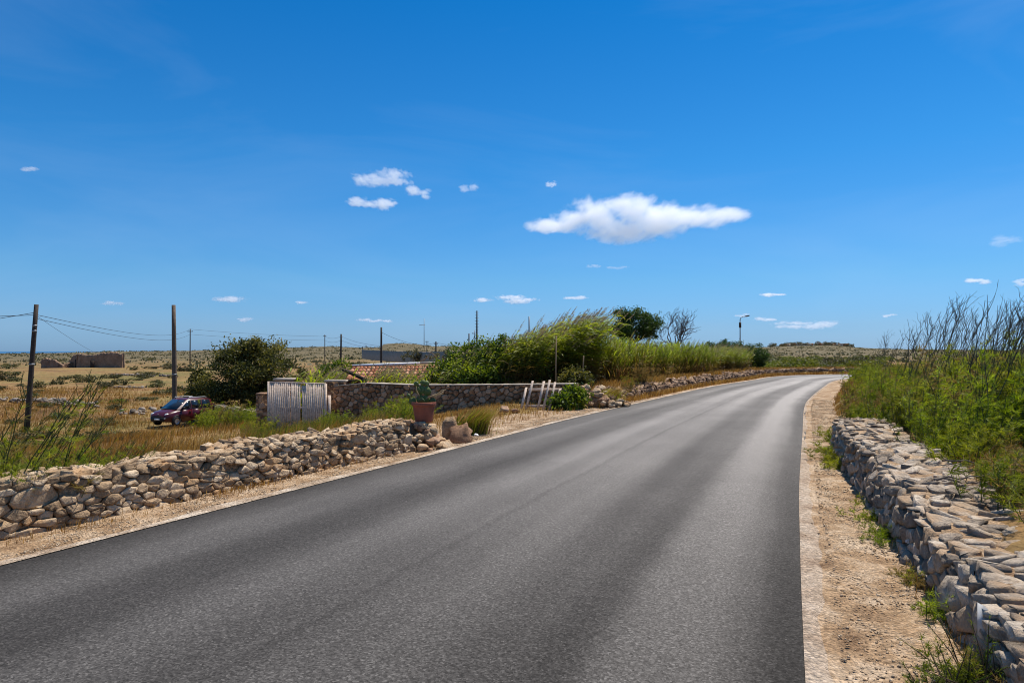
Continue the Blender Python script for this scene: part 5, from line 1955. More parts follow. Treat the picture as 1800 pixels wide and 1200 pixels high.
# green leaning stalks and fennel behind the left wall
gstalk = [stalk(np.random.default_rng(400 + a), H=1.5, lean=.42 + .3 * ((a * 31) % 7) / 7, nb=4, r=.0088, tuft=True, tint=(.0, .5)) for a in range(6)]
gl = np.random.default_rng(61)


def left_pt(yy, dl):
    k_ = np.argmin(np.abs(LE_dense[:1200, 1] - yy))
    t = unit(LE_dense[k_ + 1] - LE_dense[k_ - 1])
    return LE_dense[k_] + np.array([-t[1], t[0]]) * dl


n_ = 0
while n_ < 62:
    yy = gl.uniform(4.6, 8.2); dl = gl.uniform(1.25, 2.6)
    p = left_pt(yy, dl)
    if p[1] < 4: continue
    px = CX + FPX * p[0] / p[1]
    if px < -60 or px > 240: continue
    a = gl.integers(0, 6)
    hh = gl.uniform(.85, 1.6) if px < 110 else gl.uniform(.5, .85)
    root = empty('fennel_stalk', (p[0], p[1], hgt(*p)), 'green fennel stalk leaning to the right behind the left wall', 'plant', 'leaning fennel stalks behind the left wall', gl.normal(0, .3))
    s_ = hh / 1.5
    root.scale = (s_, s_, s_)
    for nm, me in zip(('stem', 'tufts'), gstalk[a]):
        o = bpy.data.objects.new(nm, me); COL.objects.link(o); o.parent = root; o['kind'] = 'stuff'
    n_ += 1
n_ = 0
while n_ < 30:
    yy = gl.uniform(4.6, 8.4); dl = gl.uniform(1.25, 2.3)
    p = left_pt(yy, dl)
    px = CX + FPX * p[0] / p[1]
    if px < -120 or px > 215: continue
    put_fennel(fb[gl.integers(0, 5)], p[0], p[1], gl.uniform(.5, .85) * np.interp(px, [0, 215], [1.1, .75]), gl.normal(0, .4), 'feathery green fennel growing close behind the near end of the left wall', 'fennel behind the left wall')
    n_ += 1
# green weeds at the car, the gate and the garden wall
for (px0, px1, Y0, Y1, n, s0, s1, lb, gp) in [(358, 445, 31, 36, 19, 1.0, 1.5, 'green fennel bush between the red car and the white gate', 'fennel by the car'),
                                             (430, 470, 20, 24, 8, .5, .8, 'green fennel tuft in front of the short gate pillar', 'fennel by the gate pillar'),
                                             (690, 728, 15, 20, 14, .55, .85, 'bright green fennel bush between the garden wall and the pot', 'fennel left of the pot'),
                                             (560, 690, 18, 21.4, 16, .4, .65, 'low green weed along the foot of the garden wall', 'weeds along the garden wall'),
                                             (478, 570, 19, 21.8, 12, .3, .5, 'small green weed at the foot of the white gate', 'weeds at the gate'),
                                             (1100, 1106, 23.8, 24.2, 2, .55, .75, 'lone green fennel tuft on the bank before the reeds', 'fennel on the bank'),
                                             (1126, 1132, 25.5, 26.0, 2, 1.0, 1.2, 'taller feathery fennel on the bank wall right of the lone tuft', 'tall fennel on the bank')]:
    for a in range(n):
        Y = gl.uniform(Y0, Y1); px = gl.uniform(px0, px1)
        put_fennel(fb[gl.integers(0, 5)], X(px, Y), Y, gl.uniform(s0, s1), gl.normal(0, .5), lb, gp, 'weed' if 'weed' in lb else 'fennel_bush')
# scrubby growth past the far end of the right wall
for a in range(70):
    yy = g6.uniform(11.5, 37)
    p = right_pt(yy, g6.uniform(.95, 2.2) if yy > 13 else g6.uniform(1.3, 2.2))
    put_fennel((fb if g6.random() < .5 else fb_low)[g6.integers(0, 3)], p[0], p[1], g6.uniform(.5, 1.0), g6.uniform(-.6, .6), 'ragged low plant on the road edge past the far end of the right wall', 'plants past the right wall end', 'edge_plant')
# weeds along the foot of the right wall
for a in range(34):
    yy = g6.choice([g6.uniform(9.2, 16), g6.uniform(2.9, 3.6), g6.uniform(4.2, 8)], p=[.62, .14, .24])
    k_ = np.argmin(np.abs(Wr.P[:, 1] - yy))
    p = Wr.P[k_] + Wr.nr[k_] * g6.uniform(.02, .14) if yy < 13.5 else right_pt(yy, g6.uniform(.75, 1.3))
    s_ = g6.uniform(.35, .7) if yy > 9 else g6.uniform(.22, .4)
    put_fennel(fb_low[g6.integers(0, 3)], p[0], p[1], s_ * 1.2, g6.uniform(0, 6), 'little green weed at the foot of the right wall', 'weeds at the foot of the right wall', 'weed', 'weed')
for a in range(70):
    yy = g6.uniform(4.5, 9.0)
    p = right_pt(yy, g6.uniform(1.55, 2.9))
    if CX + FPX * p[0] / p[1] > 2000: continue
    put_fennel(fb_low[g6.integers(0, 3)], p[0], p[1], g6.uniform(.4, .9), g6.uniform(0, 6), 'low ground weed on the dry soil behind the near part of the right wall', 'weeds behind the right wall', 'weed', 'weed')

# needle-leaved shrub in the near right corner
for (loc, s_, lb) in [((2.37, 3.42, 0), 1.15, 'dark green needle leaved shrub at the foot of the right wall in the near corner'), ((2.06, 3.36, 0), .5, 'small sprig of needle leaves on the gravel beside the corner shrub')]:
    root = empty('needle_shrub', loc, lb, 'shrub')
    m, st_ = MB(), MB()
    g = np.random.default_rng(int(s_ * 10))
    for a in range(46 if s_ > .8 else 20):
        d = unit(np.array([g.normal() - .15, g.normal(), g.uniform(.35, 1.5)]))
        L_ = g.uniform(.14, .34) * s_
        b = np.array([g.normal(0, .07), g.normal(0, .07), 0]) * s_
        e = b + d * L_
        tube(st_, [b, (b + e) / 2 + g.normal(0, .01, 3), e], [.004, .003, .0015], 4, .3, cap=False)
        mm = 46
        f = g.uniform(.25, 1.05, (mm, 1))
        c = b + (e - b) * f
        nd = unit(d * .9 + g.normal(0, .5, (mm, 3)))
        tip = c + nd * g.uniform(.018, .034, (mm, 1))
        wv = unit(np.cross(nd, g.normal(size=(mm, 3)))) * .0016
        m.add(np.stack([c - wv, c + wv, tip], 1).reshape(-1, 3), tri=np.arange(3 * mm).reshape(-1, 3), tint=np.repeat(np.clip(f[:, 0] * .8 - .1, 0, 1), 3))
    m.build('needles', M['dark_leaf'], root)
    st_.build('stems', M['bark'], root)

# windswept grass clump by the boulders
gc = np.random.default_rng(31)
for (px, Y, rad, hh, lb) in [(826, 14.0, .15, .56, 'windswept olive yellow grass clump right of the brown boulder'), (1062, 20.9, .2, .5, 'dry yellow grass tuft on the rubble heap at the start of the bank')]:
    x_ = X(px, Y)
    m = MB()
    n = 900
    P_ = np.column_stack([gc.normal(0, rad, n), gc.normal(0, rad * .8, n), np.zeros(n) - .02])
    blades(m, P_, hh * gc.uniform(.5, 1.15, n), .014, (.55, -.1, 0), gc.uniform(0, 1, n), gc)
    root = empty('grass_clump', (x_, Y, hgt(x_, Y) if px < 1000 else .1), lb, 'grass clump')
    m.build('blades', M['reed'], root)
    m = MB()
    P_ = np.column_stack([gc.normal(.05, rad * .9, 260), gc.normal(0, rad * .7, 260), np.zeros(260) - .02])
    blades(m, P_, hh * gc.uniform(.8, 1.35, 260), .012, (.7, -.1, 0), gc.uniform(.3, 1, 260), gc)
    m.build('seed_heads', M['straw'], root)

# scrub bushes in the fields
def scrub_mesh(seed, leaf='scrub', n=700):
    g = np.random.default_rng(seed)
    m = MB()
    crown_mesh(m, [(0, 0, .28, .5, .45, .3), (.3, .1, .22, .35, .35, .22), (-.35, 0, .2, .3, .3, .2)], n, .06, .03, g, .09, 26, (0, 0, .4))
    return m.mesh('scrub_crown', M[leaf])


scr = [scrub_mesh(500 + a) for a in range(4)]
scr_g = [scrub_mesh(520 + a, 'grass_green', 600) for a in range(3)]
scr_f = [scrub_mesh(540 + a, 'scrub_far', 300) for a in range(3)]
gf = np.random.default_rng(71)
spots = []
while len(spots) < 170:
    Y = 26 + 150 * gf.uniform(0, 1) ** 1.7
    px = gf.uniform(-60, 560) if gf.random() < .85 else gf.uniform(500, 800)
    if 255 < px < 460 and Y < 56: continue
    if px > 440 and Y < 30: continue
    if 60 < px < 225 and Y > 115: continue
    if 600 < px < 800 and Y < 42: continue
    spots.append((px, Y))
for (px, Y) in spots:
    x_ = X(px, Y)
    green = gf.random() < .35 and Y < 60
    o = bpy.data.objects.new('scrub_bush', (scr_g if green else scr)[gf.integers(0, 3)]); COL.objects.link(o)
    o.location = (x_, Y, hgt(x_, Y) - .03)
    s_ = gf.uniform(.5, 1.3) * np.interp(Y, [25, 60, 160], [.8, 1.1, 2.4])
    o.scale = (s_ * gf.uniform(.9, 1.7), s_, s_ * gf.uniform(.55, .9))
    o.rotation_euler = (0, 0, gf.normal(0, .3))
    tag(o, 'low scrub bush scattered in the dry field on the left', 'scrub bush', 'scrub bushes in the left field')
for a in range(120):
    px = gf.uniform(1325, 1560)
    Y = 54 + 190 * gf.uniform(0, 1) ** 1.6
    x_ = X(px, Y)
    o = bpy.data.objects.new('scrub_bush', (scr if gf.random() < .6 else scr_g)[gf.integers(0, 3)]); COL.objects.link(o)
    o.location = (x_, Y, hgt(x_, Y) - .03)
    s_ = gf.uniform(.7, 1.6) * np.interp(Y, [50, 240], [1.1, 2.2])
    o.scale = (s_ * 1.4, s_, s_ * .8)
    tag(o, 'scrub bush on the open land beyond the road bend', 'scrub bush', 'scrub bushes beyond the bend')
# distant scrub reads as one mass: one mesh
def far_scrub():
    m = MB()
    n = 2600
    a = gf.uniform(R(-46), R(46), n)
    r = 170 * (1400 / 170) ** gf.uniform(0, 1, n) ** .8
    xs, ys = np.sin(a) * r, np.cos(a) * r
    zs_ = height(xs, ys)
    keep = ~((np.abs(CX + FPX * xs / ys - 145) < 80) & (r < 200))
    for x_, y_, z_, rr_ in zip(xs[keep], ys[keep], zs_[keep], r[keep]):
        s_ = gf.uniform(.4, 1.0) * (1 + rr_ / 700)
        c = 9
        P_ = np.array([x_, y_, z_]) + gf.normal(0, 1, (c, 3)) * np.array([s_ * 1.3, s_ * .8, s_ * .14]) + np.array([0, 0, s_ * .25])
        leaf_quads(m, P_, s_ * .5, s_ * .32, gf.uniform(0, 1, c), (0, 0, .1), gf)
    return m


tag(far_scrub().build('far_scrub', M['scrub_far']), 'distant dark scrub covering the land towards the skyline', kind='stuff')
# shrubs near the long grey wall
for (px, Y, w, h, lf, lb) in [(641, 75, 1.1, 1.5, 'dark_leaf', 'round dark shrub in the field above the left end of the hut ridge'), (682, 60, 1.6, 1.0, 'grass_green', 'bright green shrub just above the middle of the hut ridge'),
                          (711, 138, 3.0, 2.2, 'scrub_far', 'dark tree clump looking over the long grey wall at its middle'), (772, 128, 3.5, 2.4, 'scrub_far', 'dark tree clump looking over the long grey wall near its right end'),
                          (735, 150, 2.5, 1.8, 'scrub_far', 'small dark tree clump between the two larger ones on the long grey wall')]:
    x_ = X(px, Y)
    gz_ = hgt(x_, Y)
    lift = 2.0 if lf == 'scrub_far' else 0
    tree('shrub', (x_, Y + (12 if lift else 0), gz_), lb, 'shrub', [(0, 0, h * .5 + lift, w, w * .7, h * .5), (w * .6, 0, h * .4 + lift, w * .6, w * .6, h * .4)], 1500, .16 if lift else .08, .09 if lift else .04, lf, [(0, 0, -.3), (0, 0, lift + .3)], .1, g4, .25, 40)

# hill village on the right skyline
gh = np.random.default_rng(13)
for a in range(16):
    px = np.interp(a, [0, 15], [1372, 1486]) + gh.normal(0, 3)
    r_ = 1380
    Y = r_
    x_ = X(px, Y)
    z_ = hgt(x_, Y)
    w, d, h = gh.uniform(7, 12), gh.uniform(6, 10), gh.uniform(4, 6.5)
    root = empty('far_house', (x_, Y, z_ - .5), 'tiny pale house on the hilltop at the right skyline', 'house', 'hilltop houses')
    m = MB(); box(m, (0, 0, h / 2), (w, d, h)); m.build('wall', M['plaster'] if a % 3 else M['tile'], root)
    m = MB(); box(m, (0, 0, h + .35), (w + .6, d + .6, .7)); m.build('roof', M['tile'] if a % 2 else M['plaster'], root)
for a in range(34):
    px = gh.uniform(1352, 1500)
    Y = gh.uniform(1330, 1420)
    x_ = X(px, Y)
    z_ = hgt(x_, Y)
    m = MB()
    s_ = gh.uniform(3, 6)
    crown_mesh(m, [(0, 0, s_ * .8, s_ * 1.2, s_, s_ * .7)], 160, .9, .6, gh, .8, 16)
    root = empty('far_tree', (x_, Y, z_), 'tiny dark tree among the hilltop houses on the right skyline', 'tree', 'hilltop trees')
    m.build('crown', M['scrub_far'], root)
    m = MB(); tube(m, [(0, 0, -1), (0, 0, s_ * .7)], [.4, .25], 5); m.build('trunk', M['bark'], root)
# white roof in the scrub beyond the bend
Yv = 95
vo = np.array([X(1478, Yv), Yv, Z(646, Yv)])
hutw = empty('white_hut', vo, 'low white roof half hidden in the scrub beyond the bend', 'hut')
m = MB(); box(m, (0, 0, 0), (1.25, 1.6, .9)); m.build('wall', M['plaster'], hutw)
m = MB(); box(m, (0, 0, .5), (1.4, 1.9, .12), np.array([[1, 0, -.08], [0, 1, 0], [.08, 0, 1]])); m.build('roof', M['white_paint'], hutw)

# reflector posts set in the right wall
for (px, py, Y, hh, lb) in [(1556, 838, 7.55, .16, 'small white marker post set in the right wall, further one'), (1734, 1068, 3.62, .15, 'small white marker post set in the right wall, nearest one')]:
    k_ = np.argmin(np.abs(Wr.P[:, 1] - Y))
    zt = Z(py, Y)
    o_ = np.array([X(px, Y) - .02, Y - .01, zt - .08])
    root = empty('marker_post', o_, lb, 'marker post', 'marker posts in the right wall')
    m = MB()
    box(m, (0, 0, 0), (.036, .05, hh)); m.V[-1][4:6, 2] -= .0; m.V[-1][[4, 7], 2] += .03
    m.build('post', M['marker'], root)
    m = MB(); box(m, (-.001, -.027, .0), (.022, .006, .05)); m.build('reflector', M['metal_grey'], root)
# dandelion-like seed head and a dry stick
m = MB(); tube(m, [(0, 0, 0), (-.01, 0, .08), (-.02, 0, .14)], .0025, 4, .6)
root = empty('seed_head', (X(1600, 5.55), 5.55, 0.0), 'white fluffy seed head beside the right wall', 'flower')
m.build('stem', M['stalk_green'], root)
m = MB(); g = np.random.default_rng(3)
d = unit(g.normal(size=(140, 3))); c = np.array([-.02, 0, .155]); wv = unit(np.cross(d, g.normal(size=(140, 3)))) * .0018
m.add(np.stack([c + d * .004 - wv, c + d * .004 + wv, c + d * .024], 1).reshape(-1, 3), tri=np.arange(420).reshape(-1, 3)); m.build('fluff', M['white_paint'], root)
sticks = [((1660, 798, 7.2), (1745, 812, 6.9), 'grey dead stick lying on top of the right wall, furthest of three'), ((1650, 868, 6.1), (1760, 872, 6.3), 'long grey dead branch lying across the right wall top'), ((1700, 842, 6.6), (1770, 838, 6.6), 'thin dead twig lying behind the right wall')]
for (a, b, lb) in sticks:
    A_ = np.array([X(a[0], a[2]), a[2], .55]); B_ = np.array([X(b[0], b[2]), b[2], .57])
    pp = np.linspace(A_, B_, 7) + rng.normal(0, .012, (7, 3))
    o = tube(MB(), pp, np.linspace(.009, .004, 7), 5, .8).build('dead_stick', M['bark_grey'], origin=A_)
    tag(o, lb, 'stick')

# ------------------------------------------------------------------ ground cover (stuff)
gg = np.random.default_rng(55)


def field_grass():
    m = MB()
    # near and middle left field
    n = 150000
    Y = 7 + 75 * gg.uniform(0, 1, n) ** 1.35
    px = np.where(gg.uniform(0, 1, n) < .12, gg.uniform(-900, -120, n), gg.uniform(-120, 760, n))
    x_ = X(px, Y)
    patch = wob(x_, Y, 2.2, 12) + .6 * wob(x_, Y, 7, 13)
    dl = sdist(x_, Y, LE_C)
    keep = (patch + gg.normal(0, .5, n) > -.15) & (dl > 1.6)
    keep &= ~((px > 560) & (Y > 21.0) & (Y < 24))
    x_, Y, patch, px = x_[keep], Y[keep], patch[keep], px[keep]
    z_ = height(x_, Y)
    h = gg.uniform(.12, .42, len(x_)) * (1 + .25 * patch).clip(.5, 1.6)
    h *= np.interp(Y, [7, 40, 80], [1, 1, 1.1])
    w = np.interp(Y, [7, 20, 45, 82], [.007, .012, .022, .035]) * gg.uniform(.7, 1.3, len(x_))
    blades(m, np.column_stack([x_, Y, z_ - .02]), h, w, (.30, 0, 0), np.clip(.45 + .25 * wob(x_, Y, 1.3, 3) + gg.normal(0, .2, len(x_)), 0, 1), gg)
    return m


tag(field_grass().build('dry_grass', M['straw']), 'dry straw coloured grass covering the left field', kind='stuff')


def green_grass():
    m = MB()
    n = 42000
    Y = 6.5 + 55 * gg.uniform(0, 1, n) ** 1.5
    px = gg.uniform(-150, 740, n)
    x_ = X(px, Y)
    dl = sdist(x_, Y, LE_C)
    near = np.exp(-((dl - 2.0) / 1.3) ** 2)
    prob = near * 1.0 + .55 * (wob(x_, Y, 3.1, 21) > .35) + .8 * ((px > 430) & (Y > 12) & (Y < 23)) + .35 * ((px > 40) & (px < 260) & (Y > 9) & (Y < 14))
    keep = (gg.uniform(0, 1, n) < prob) & (dl > 1.3)
    x_, Y, dl = x_[keep], Y[keep], dl[keep]
    z_ = height(x_, Y)
    h = gg.uniform(.12, .5, len(x_))
    w = np.interp(Y, [7, 20, 60], [.006, .012, .026])
    blades(m, np.column_stack([x_, Y, z_ - .02]), h, w, (.28, 0, 0), gg.uniform(0, 1, len(x_)), gg)
    return m


tag(green_grass().build('green_grass', M['grass_green']), 'green grass and weeds growing behind the left wall', kind='stuff')


def bank_grass():
    m = MB()
    # dry grass along the left verge wall foot, apron and bank
    E = LE_dense[(LE_dense[:, 1] > 4) & (LE_dense[:, 0] < 34)]
    t = unit(np.gradient(E, axis=0)); nr = np.stack([-t[:, 1], t[:, 0]], 1)
    n = 64000
    k_ = gg.integers(0, len(E), n)
    yy = E[k_, 1]
    d = np.where(yy < 11.6, .60 + gg.normal(0, .09, n), np.where(yy < 20, gg.uniform(.7, 4.5, n), np.where(gg.uniform(0, 1, n) < .35, gg.normal(.5, .12, n), gg.uniform(.9, 4.5, n))))
    prob = np.where(yy < 11.6, .10 + .4 * (wob(E[k_, 0], yy, .6, 4) > .25), np.where(yy < 20, .3 + .7 * ss(1.0, 2.2, d), 1.0))
    keep = (gg.uniform(0, 1, n) < prob) & (d > .28)
    P2 = E[k_] + nr[k_] * d[:, None] + np.stack([nr[k_][:, 1], -nr[k_][:, 0]], 1) * gg.uniform(-.2, .2, (n, 1))
    P2, yy, d = P2[keep], yy[keep], d[keep]
    z_ = np.maximum(height(P2[:, 0], P2[:, 1]), np.where(d < 1, 0, -9))
    h = gg.uniform(.04, .2, len(P2)) * np.where(yy < 11.6, .65, np.where(yy < 20, 1.0, 1.5))
    blades(m, np.column_stack([P2, z_ - .01]), h, np.interp(yy, [5, 20, 50], [.005, .012, .024]), (.25, 0, 0), gg.uniform(0, 1, len(P2)), gg)
    # right verge: along the wall foot and on the soil behind the wall
    n = 46000
    E = RE_dense[(RE_dense[:, 1] > 2.2) & (RE_dense[:, 0] < 22)]
    t = unit(np.gradient(E, axis=0)); nr = np.stack([t[:, 1], -t[:, 0]], 1)
    k_ = (len(E) * gg.uniform(0, 1, n) ** 1.3).astype(int).clip(0, len(E) - 1)
    d = np.where(gg.uniform(0, 1, n) < .22, .84 + gg.normal(0, .06, n), gg.uniform(1.5, 4.5, n))
    d = np.where((E[k_, 1] > 13) & (gg.uniform(0, 1, n) < .4), gg.uniform(.8, 2.2, n), d)
    P2 = E[k_] + nr[k_] * d[:, None] + np.stack([nr[k_][:, 1], -nr[k_][:, 0]], 1) * gg.uniform(-.2, .2, (n, 1))
    keep = (d > 1.6) | (wob(P2[:, 0], P2[:, 1], .5, 6) > -.2)
    P2, d = P2[keep], d[keep]
    z_ = np.maximum(height(P2[:, 0], P2[:, 1]), -.0)
    h = gg.uniform(.05, .22, len(P2)) * np.where(d < 1.2, .7, 1.2)
    blades(m, np.column_stack([P2, z_ - .01]), h, np.interp(P2[:, 1], [3, 20, 50], [.004, .012, .024]), (.25, 0, 0), gg.uniform(0, .9, len(P2)), gg)
    return m


tag(bank_grass().build('verge_grass', M['straw']), 'short dry grass on the verges, the bank and the wall feet', kind='stuff')


def pebbles():
    m = MB()
    octv = np.array([(1, 0, 0), (0, 1, 0), (-1, 0, 0), (0, -1, 0), (0, 0, .75), (0, 0, -.4)], float)
    octf = np.array([(0, 1, 4), (1, 2, 4), (2, 3, 4), (3, 0, 4), (1, 0, 5), (2, 1, 5), (3, 2, 5), (0, 3, 5)])
    for (E, side, wmax, n, ymin, ymax) in ((LE_dense, 1, .62, 18000, 4, 24), (RE_dense, -1, .86, 30000, 2.2, 24), (LE_dense, 1, 2.8, 3500, 11.5, 20)):
        E = E[(E[:, 1] > ymin) & (E[:, 1] < ymax)]
        t = unit(np.gradient(E, axis=0)); nr = np.stack([-t[:, 1], t[:, 0]], 1) * side
        k_ = (len(E) * gg.uniform(0, 1, n) ** 1.5).astype(int)
        d = wmax * gg.uniform(.10, 1.0, n) ** .8 - np.where(gg.uniform(0, 1, n) < .05, gg.uniform(0, .22, n), 0)
        P2 = E[k_] + nr[k_] * d[:, None] + np.stack([nr[k_][:, 1], -nr[k_][:, 0]], 1) * gg.uniform(-.2, .2, (n, 1))
        s_ = (.0032 + .011 * gg.uniform(0, 1, n) ** 4.0) * np.interp(P2[:, 1], [3, 20], [1, 2.0])
        sh = octv[None] * s_[:, None, None] * gg.uniform(.6, 1.3, (n, 6, 1))
        a = gg.uniform(0, 6.3, n)
        c_, sn_ = np.cos(a), np.sin(a)
        xx = sh[..., 0] * c_[:, None] - sh[..., 1] * sn_[:, None]
        yy = sh[..., 0] * sn_[:, None] + sh[..., 1] * c_[:, None]
        z0 = np.where(d < .2, .018, .007)
        V = np.stack([xx + P2[:, 0:1], yy + P2[:, 1:2], sh[..., 2] + z0[:, None]], -1).reshape(-1, 3)
        F = (octf[None] + (np.arange(n) * 6)[:, None, None]).reshape(-1, 3)
        m.add(V, tri=F, tint=np.repeat(gg.uniform(.45, 1.1, n), 6))
    return m


tag(pebbles().build('gravel', M['rock_warm']), 'loose gravel and small pebbles on both verges', kind='stuff')

# dry twigs and leaf litter behind the right wall
m = MB()
for a in range(800):
    yy = gg.uniform(4.2, 10); p = right_pt(yy, gg.uniform(1.5, 3.6))
    z_ = hgt(*p) + .02
    d = unit(np.array([gg.normal() + .4, gg.normal(), gg.uniform(0, .8)]))
    L_ = gg.uniform(.08, .4)
    A_ = np.array([p[0], p[1], z_])
    tube(m, [A_, A_ + d * L_ * .5 + gg.normal(0, .01, 3), A_ + d * L_], [.004, .003, .0015], 3, gg.uniform(), cap=False)
tag(m.build('dry_twigs', M['twig']), 'dry twigs littering the soil behind the right wall', kind='stuff')


# ------------------------------------------------------------------ clouds
def cloud_mat(w, h, seed, dens, amp, scl, lobes):
    """vapour inside a few overlapping soft lobes, torn by noise"""
    m, n, l = newmat('cloud_vapour')
    tc = N(n, 'ShaderNodeTexCoord')
    best = None
    for (cx_l, cz_l, rx, rz) in lobes:
        sub = N(n, 'ShaderNodeVectorMath', operation='SUBTRACT')
        l.new(tc.outputs['Object'], sub.inputs[0]); sub.inputs[1].default_value = (cx_l, 0, cz_l)
        dv = N(n, 'ShaderNodeVectorMath', operation='DIVIDE')
        l.new(sub.outputs[0], dv.inputs[0]); dv.inputs[1].default_value = (rx, .8, rz)
        ln = N(n, 'ShaderNodeVectorMath', operation='LENGTH')
        l.new(dv.outputs[0], ln.inputs[0])
        if best is None:
            best = ln.outputs['Value']
        else:
            mn = N(n, 'ShaderNodeMath', operation='SMOOTH_MIN')
            l.new(best, mn.inputs[0]); l.new(ln.outputs['Value'], mn.inputs[1]); mn.inputs[2].default_value = .25
            best = mn.outputs[0]
    p = pos(n)
    off = N(n, 'ShaderNodeVectorMath', operation='ADD')
    l.new(p, off.inputs[0]); off.inputs[1].default_value = (seed * 913.1, seed * 171.7, seed * 55.3)
    mp = N(n, 'ShaderNodeMapping'); mp.inputs['Scale'].default_value = (.55, .12, 1)
    mp.inputs['Rotation'].default_value = (0, -.25, 0)
    l.new(off.outputs[0], mp.inputs[0])
    a = noise(n, l, scl * .5 / h, 4, .55, mp.outputs[0], .3)
    a2 = noise(n, l, scl * 2.2 / h, 6, .62, mp.outputs[0], .4)
    s1 = N(n, 'ShaderNodeMath', operation='MULTIPLY_ADD')
    l.new(a.outputs[0], s1.inputs[0]); s1.inputs[1].default_value = amp
    s0 = N(n, 'ShaderNodeMath', operation='MULTIPLY_ADD')
    l.new(a2.outputs[0], s0.inputs[0]); s0.inputs[1].default_value = amp * 1.1
    sb = N(n, 'ShaderNodeMath', operation='SUBTRACT'); sb.inputs[0].default_value = 1.0 - amp * 1.05
    l.new(best, sb.inputs[1])
    l.new(sb.outputs[0], s0.inputs[2])
    l.new(s0.outputs[0], s1.inputs[2])
    mr = N(n, 'ShaderNodeMapRange'); mr.interpolation_type = 'SMOOTHSTEP'
    mr.inputs['From Min'].default_value = 0; mr.inputs['From Max'].default_value = .75
    mr.inputs['To Min'].default_value = 0; mr.inputs['To Max'].default_value = dens
    l.new(s1.outputs[0], mr.inputs['Value'])
    v = N(n, 'ShaderNodeVolumePrincipled')
    v.inputs['Color'].default_value = (1, 1, 1, 1)
    v.inputs['Anisotropy'].default_value = .5
    l.new(mr.outputs[0], v.inputs['Density'])
    o = N(n, 'ShaderNodeOutputMaterial')
    l.new(v.outputs[0], o.inputs['Volume'])
    return m


def uv_sphere(nl=14, nn=24):
    V = [(math.sin(PI * a / nl) * math.cos(2 * PI * b / nn), math.sin(PI * a / nl) * math.sin(2 * PI * b / nn), math.cos(PI * a / nl)) for a in range(nl + 1) for b in range(nn)]
    q = [(a * nn + b, (a + 1) * nn + b, (a + 1) * nn + (b + 1) % nn, a * nn + (b + 1) % nn) for a in range(nl) for b in range(nn)]
    return V, q


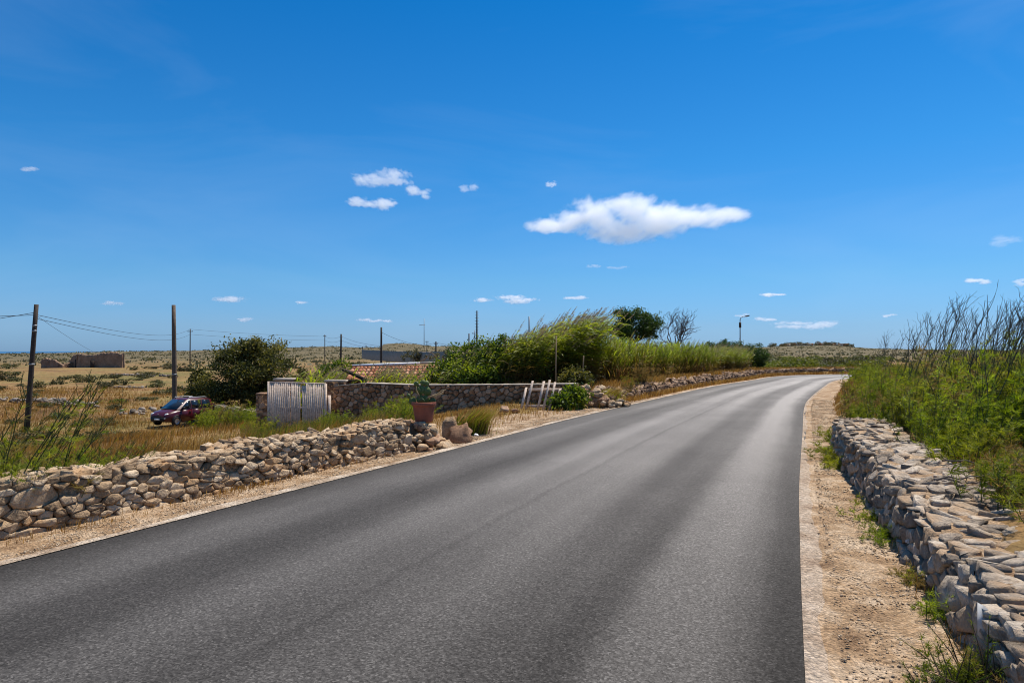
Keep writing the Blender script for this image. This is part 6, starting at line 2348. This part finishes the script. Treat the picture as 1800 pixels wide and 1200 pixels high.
CL = [(1115, 384, 400, 84, 'largest bright white cloud above the road', 7.0, 1.15, 3.0), (675, 313, 150, 40, 'ragged upper wisp of the small cloud trio on the left', 2.4, 1.5, 3.4),
      (738, 338, 66, 36, 'compact right hand puff of the small cloud trio', 3.6, 1.2, 2.4), (648, 357, 100, 34, 'flat lower left puff of the small cloud trio', 3.4, 1.2, 2.6),
      (820, 329, 44, 22, 'faint shred of cloud between the trio and the largest cloud', 1.2, 1.5, 2.6), (966, 321, 38, 20, 'small slanting shred just above the left of the largest cloud', 2.0, 1.4, 2.4),
      (878, 525, 124, 22, 'long flat white cloud low above the rung pole', 4.0, 1.2, 2.6), (1012, 522, 64, 12, 'thin flat cloud above the tall reeds', 3.0, 1.2, 2.4),
      (410, 526, 92, 19, 'flat white cloud above the round tree', 3.4, 1.2, 2.6), (202, 532, 58, 12, 'thin flat cloud above the ruin between the two near poles', 2.4, 1.2, 2.4),
      (428, 561, 50, 13, 'little cloud touching the top of the round tree', 3.0, 1.2, 2.4), (533, 531, 46, 10, 'thin cloud right of the one above the round tree', 2.4, 1.2, 2.4),
      (660, 563, 70, 10, 'thin low cloud streak above the tiled hut', 2.2, 1.4, 2.6), (1360, 518, 72, 9, 'thin low cloud streak right of the bend lamp', 2.6, 1.3, 2.4),
      (1420, 570, 150, 22, 'widest low streaky cloud above the far hills', 1.8, 1.5, 3.2), (1345, 560, 48, 12, 'small low cloud beside the head of the bend lamp', 2.6, 1.3, 2.4),
      (1718, 493, 52, 14, 'small white cloud behind the tops of the dry stalks', 3.2, 1.2, 2.4), (1796, 495, 46, 20, 'small white cloud at the right edge of the photo', 3.0, 1.2, 2.4),
      (1768, 422, 70, 32, 'faint veil of cloud near the right edge, higher than the others', .7, 1.6, 3.0), (48, 297, 40, 14, 'tiny cloud shred alone in the deep blue on the far left', 1.3, 1.5, 2.4),
      (1040, 468, 40, 12, 'tiny faint shred below the largest cloud, left one', 1.0, 1.5, 2.4), (1086, 470, 44, 11, 'tiny faint shred below the largest cloud, right one', .9, 1.5, 2.4),
      (1304, 553, 34, 11, 'tiny cloud directly behind the bend lamp head', 2.4, 1.3, 2.4), (1562, 554, 34, 8, 'tiny low cloud at the left edge of the dry stalks', 2.2, 1.3, 2.4)]
sv, sq = uv_sphere()
for k_, (px, py, w, h, lb, od, amp, scl) in enumerate(CL):
    Y = min(700 / ((HY - py) / FPX), 9000)
    u = Y / FPX
    ws, hs_ = w * u, h * u
    gl_ = np.random.default_rng(900 + k_)
    lobes = [(-.28, .08, .26, .58), (.0, .22, .30, .60), (.18, .02, .30, .55), (.45, .02, .36, .42), (.72, .10, .22, .24), (-.64, -.22, .26, .24), (-.46, .0, .22, .36), (-.07, -.36, .40, .44), (.2, -.25, .3, .36)] if k_ == 0 else \
        [(gl_.uniform(-.45, .45), gl_.uniform(-.3, .2), gl_.uniform(.28, .5), gl_.uniform(.25, .5)) for _ in range(4)]
    me = MB().add(sv, quad=sq).mesh('cloud', cloud_mat(ws, hs_, k_ + 1, od * .62 / (hs_ * .8), amp * 1.25 if k_ else 1.05, scl * 1.15, lobes))
    o = bpy.data.objects.new('cloud', me)
    COL.objects.link(o)
    o.location = (X(px, Y), Y, Z(py, Y))
    o.scale = (ws / 2 * (1.22 if k_ else 1.12), max(ws * .12, hs_ * .55), hs_ / 2 * (1.35 if k_ else 1.4))
    tag(o, lb, 'cloud', 'white clouds')
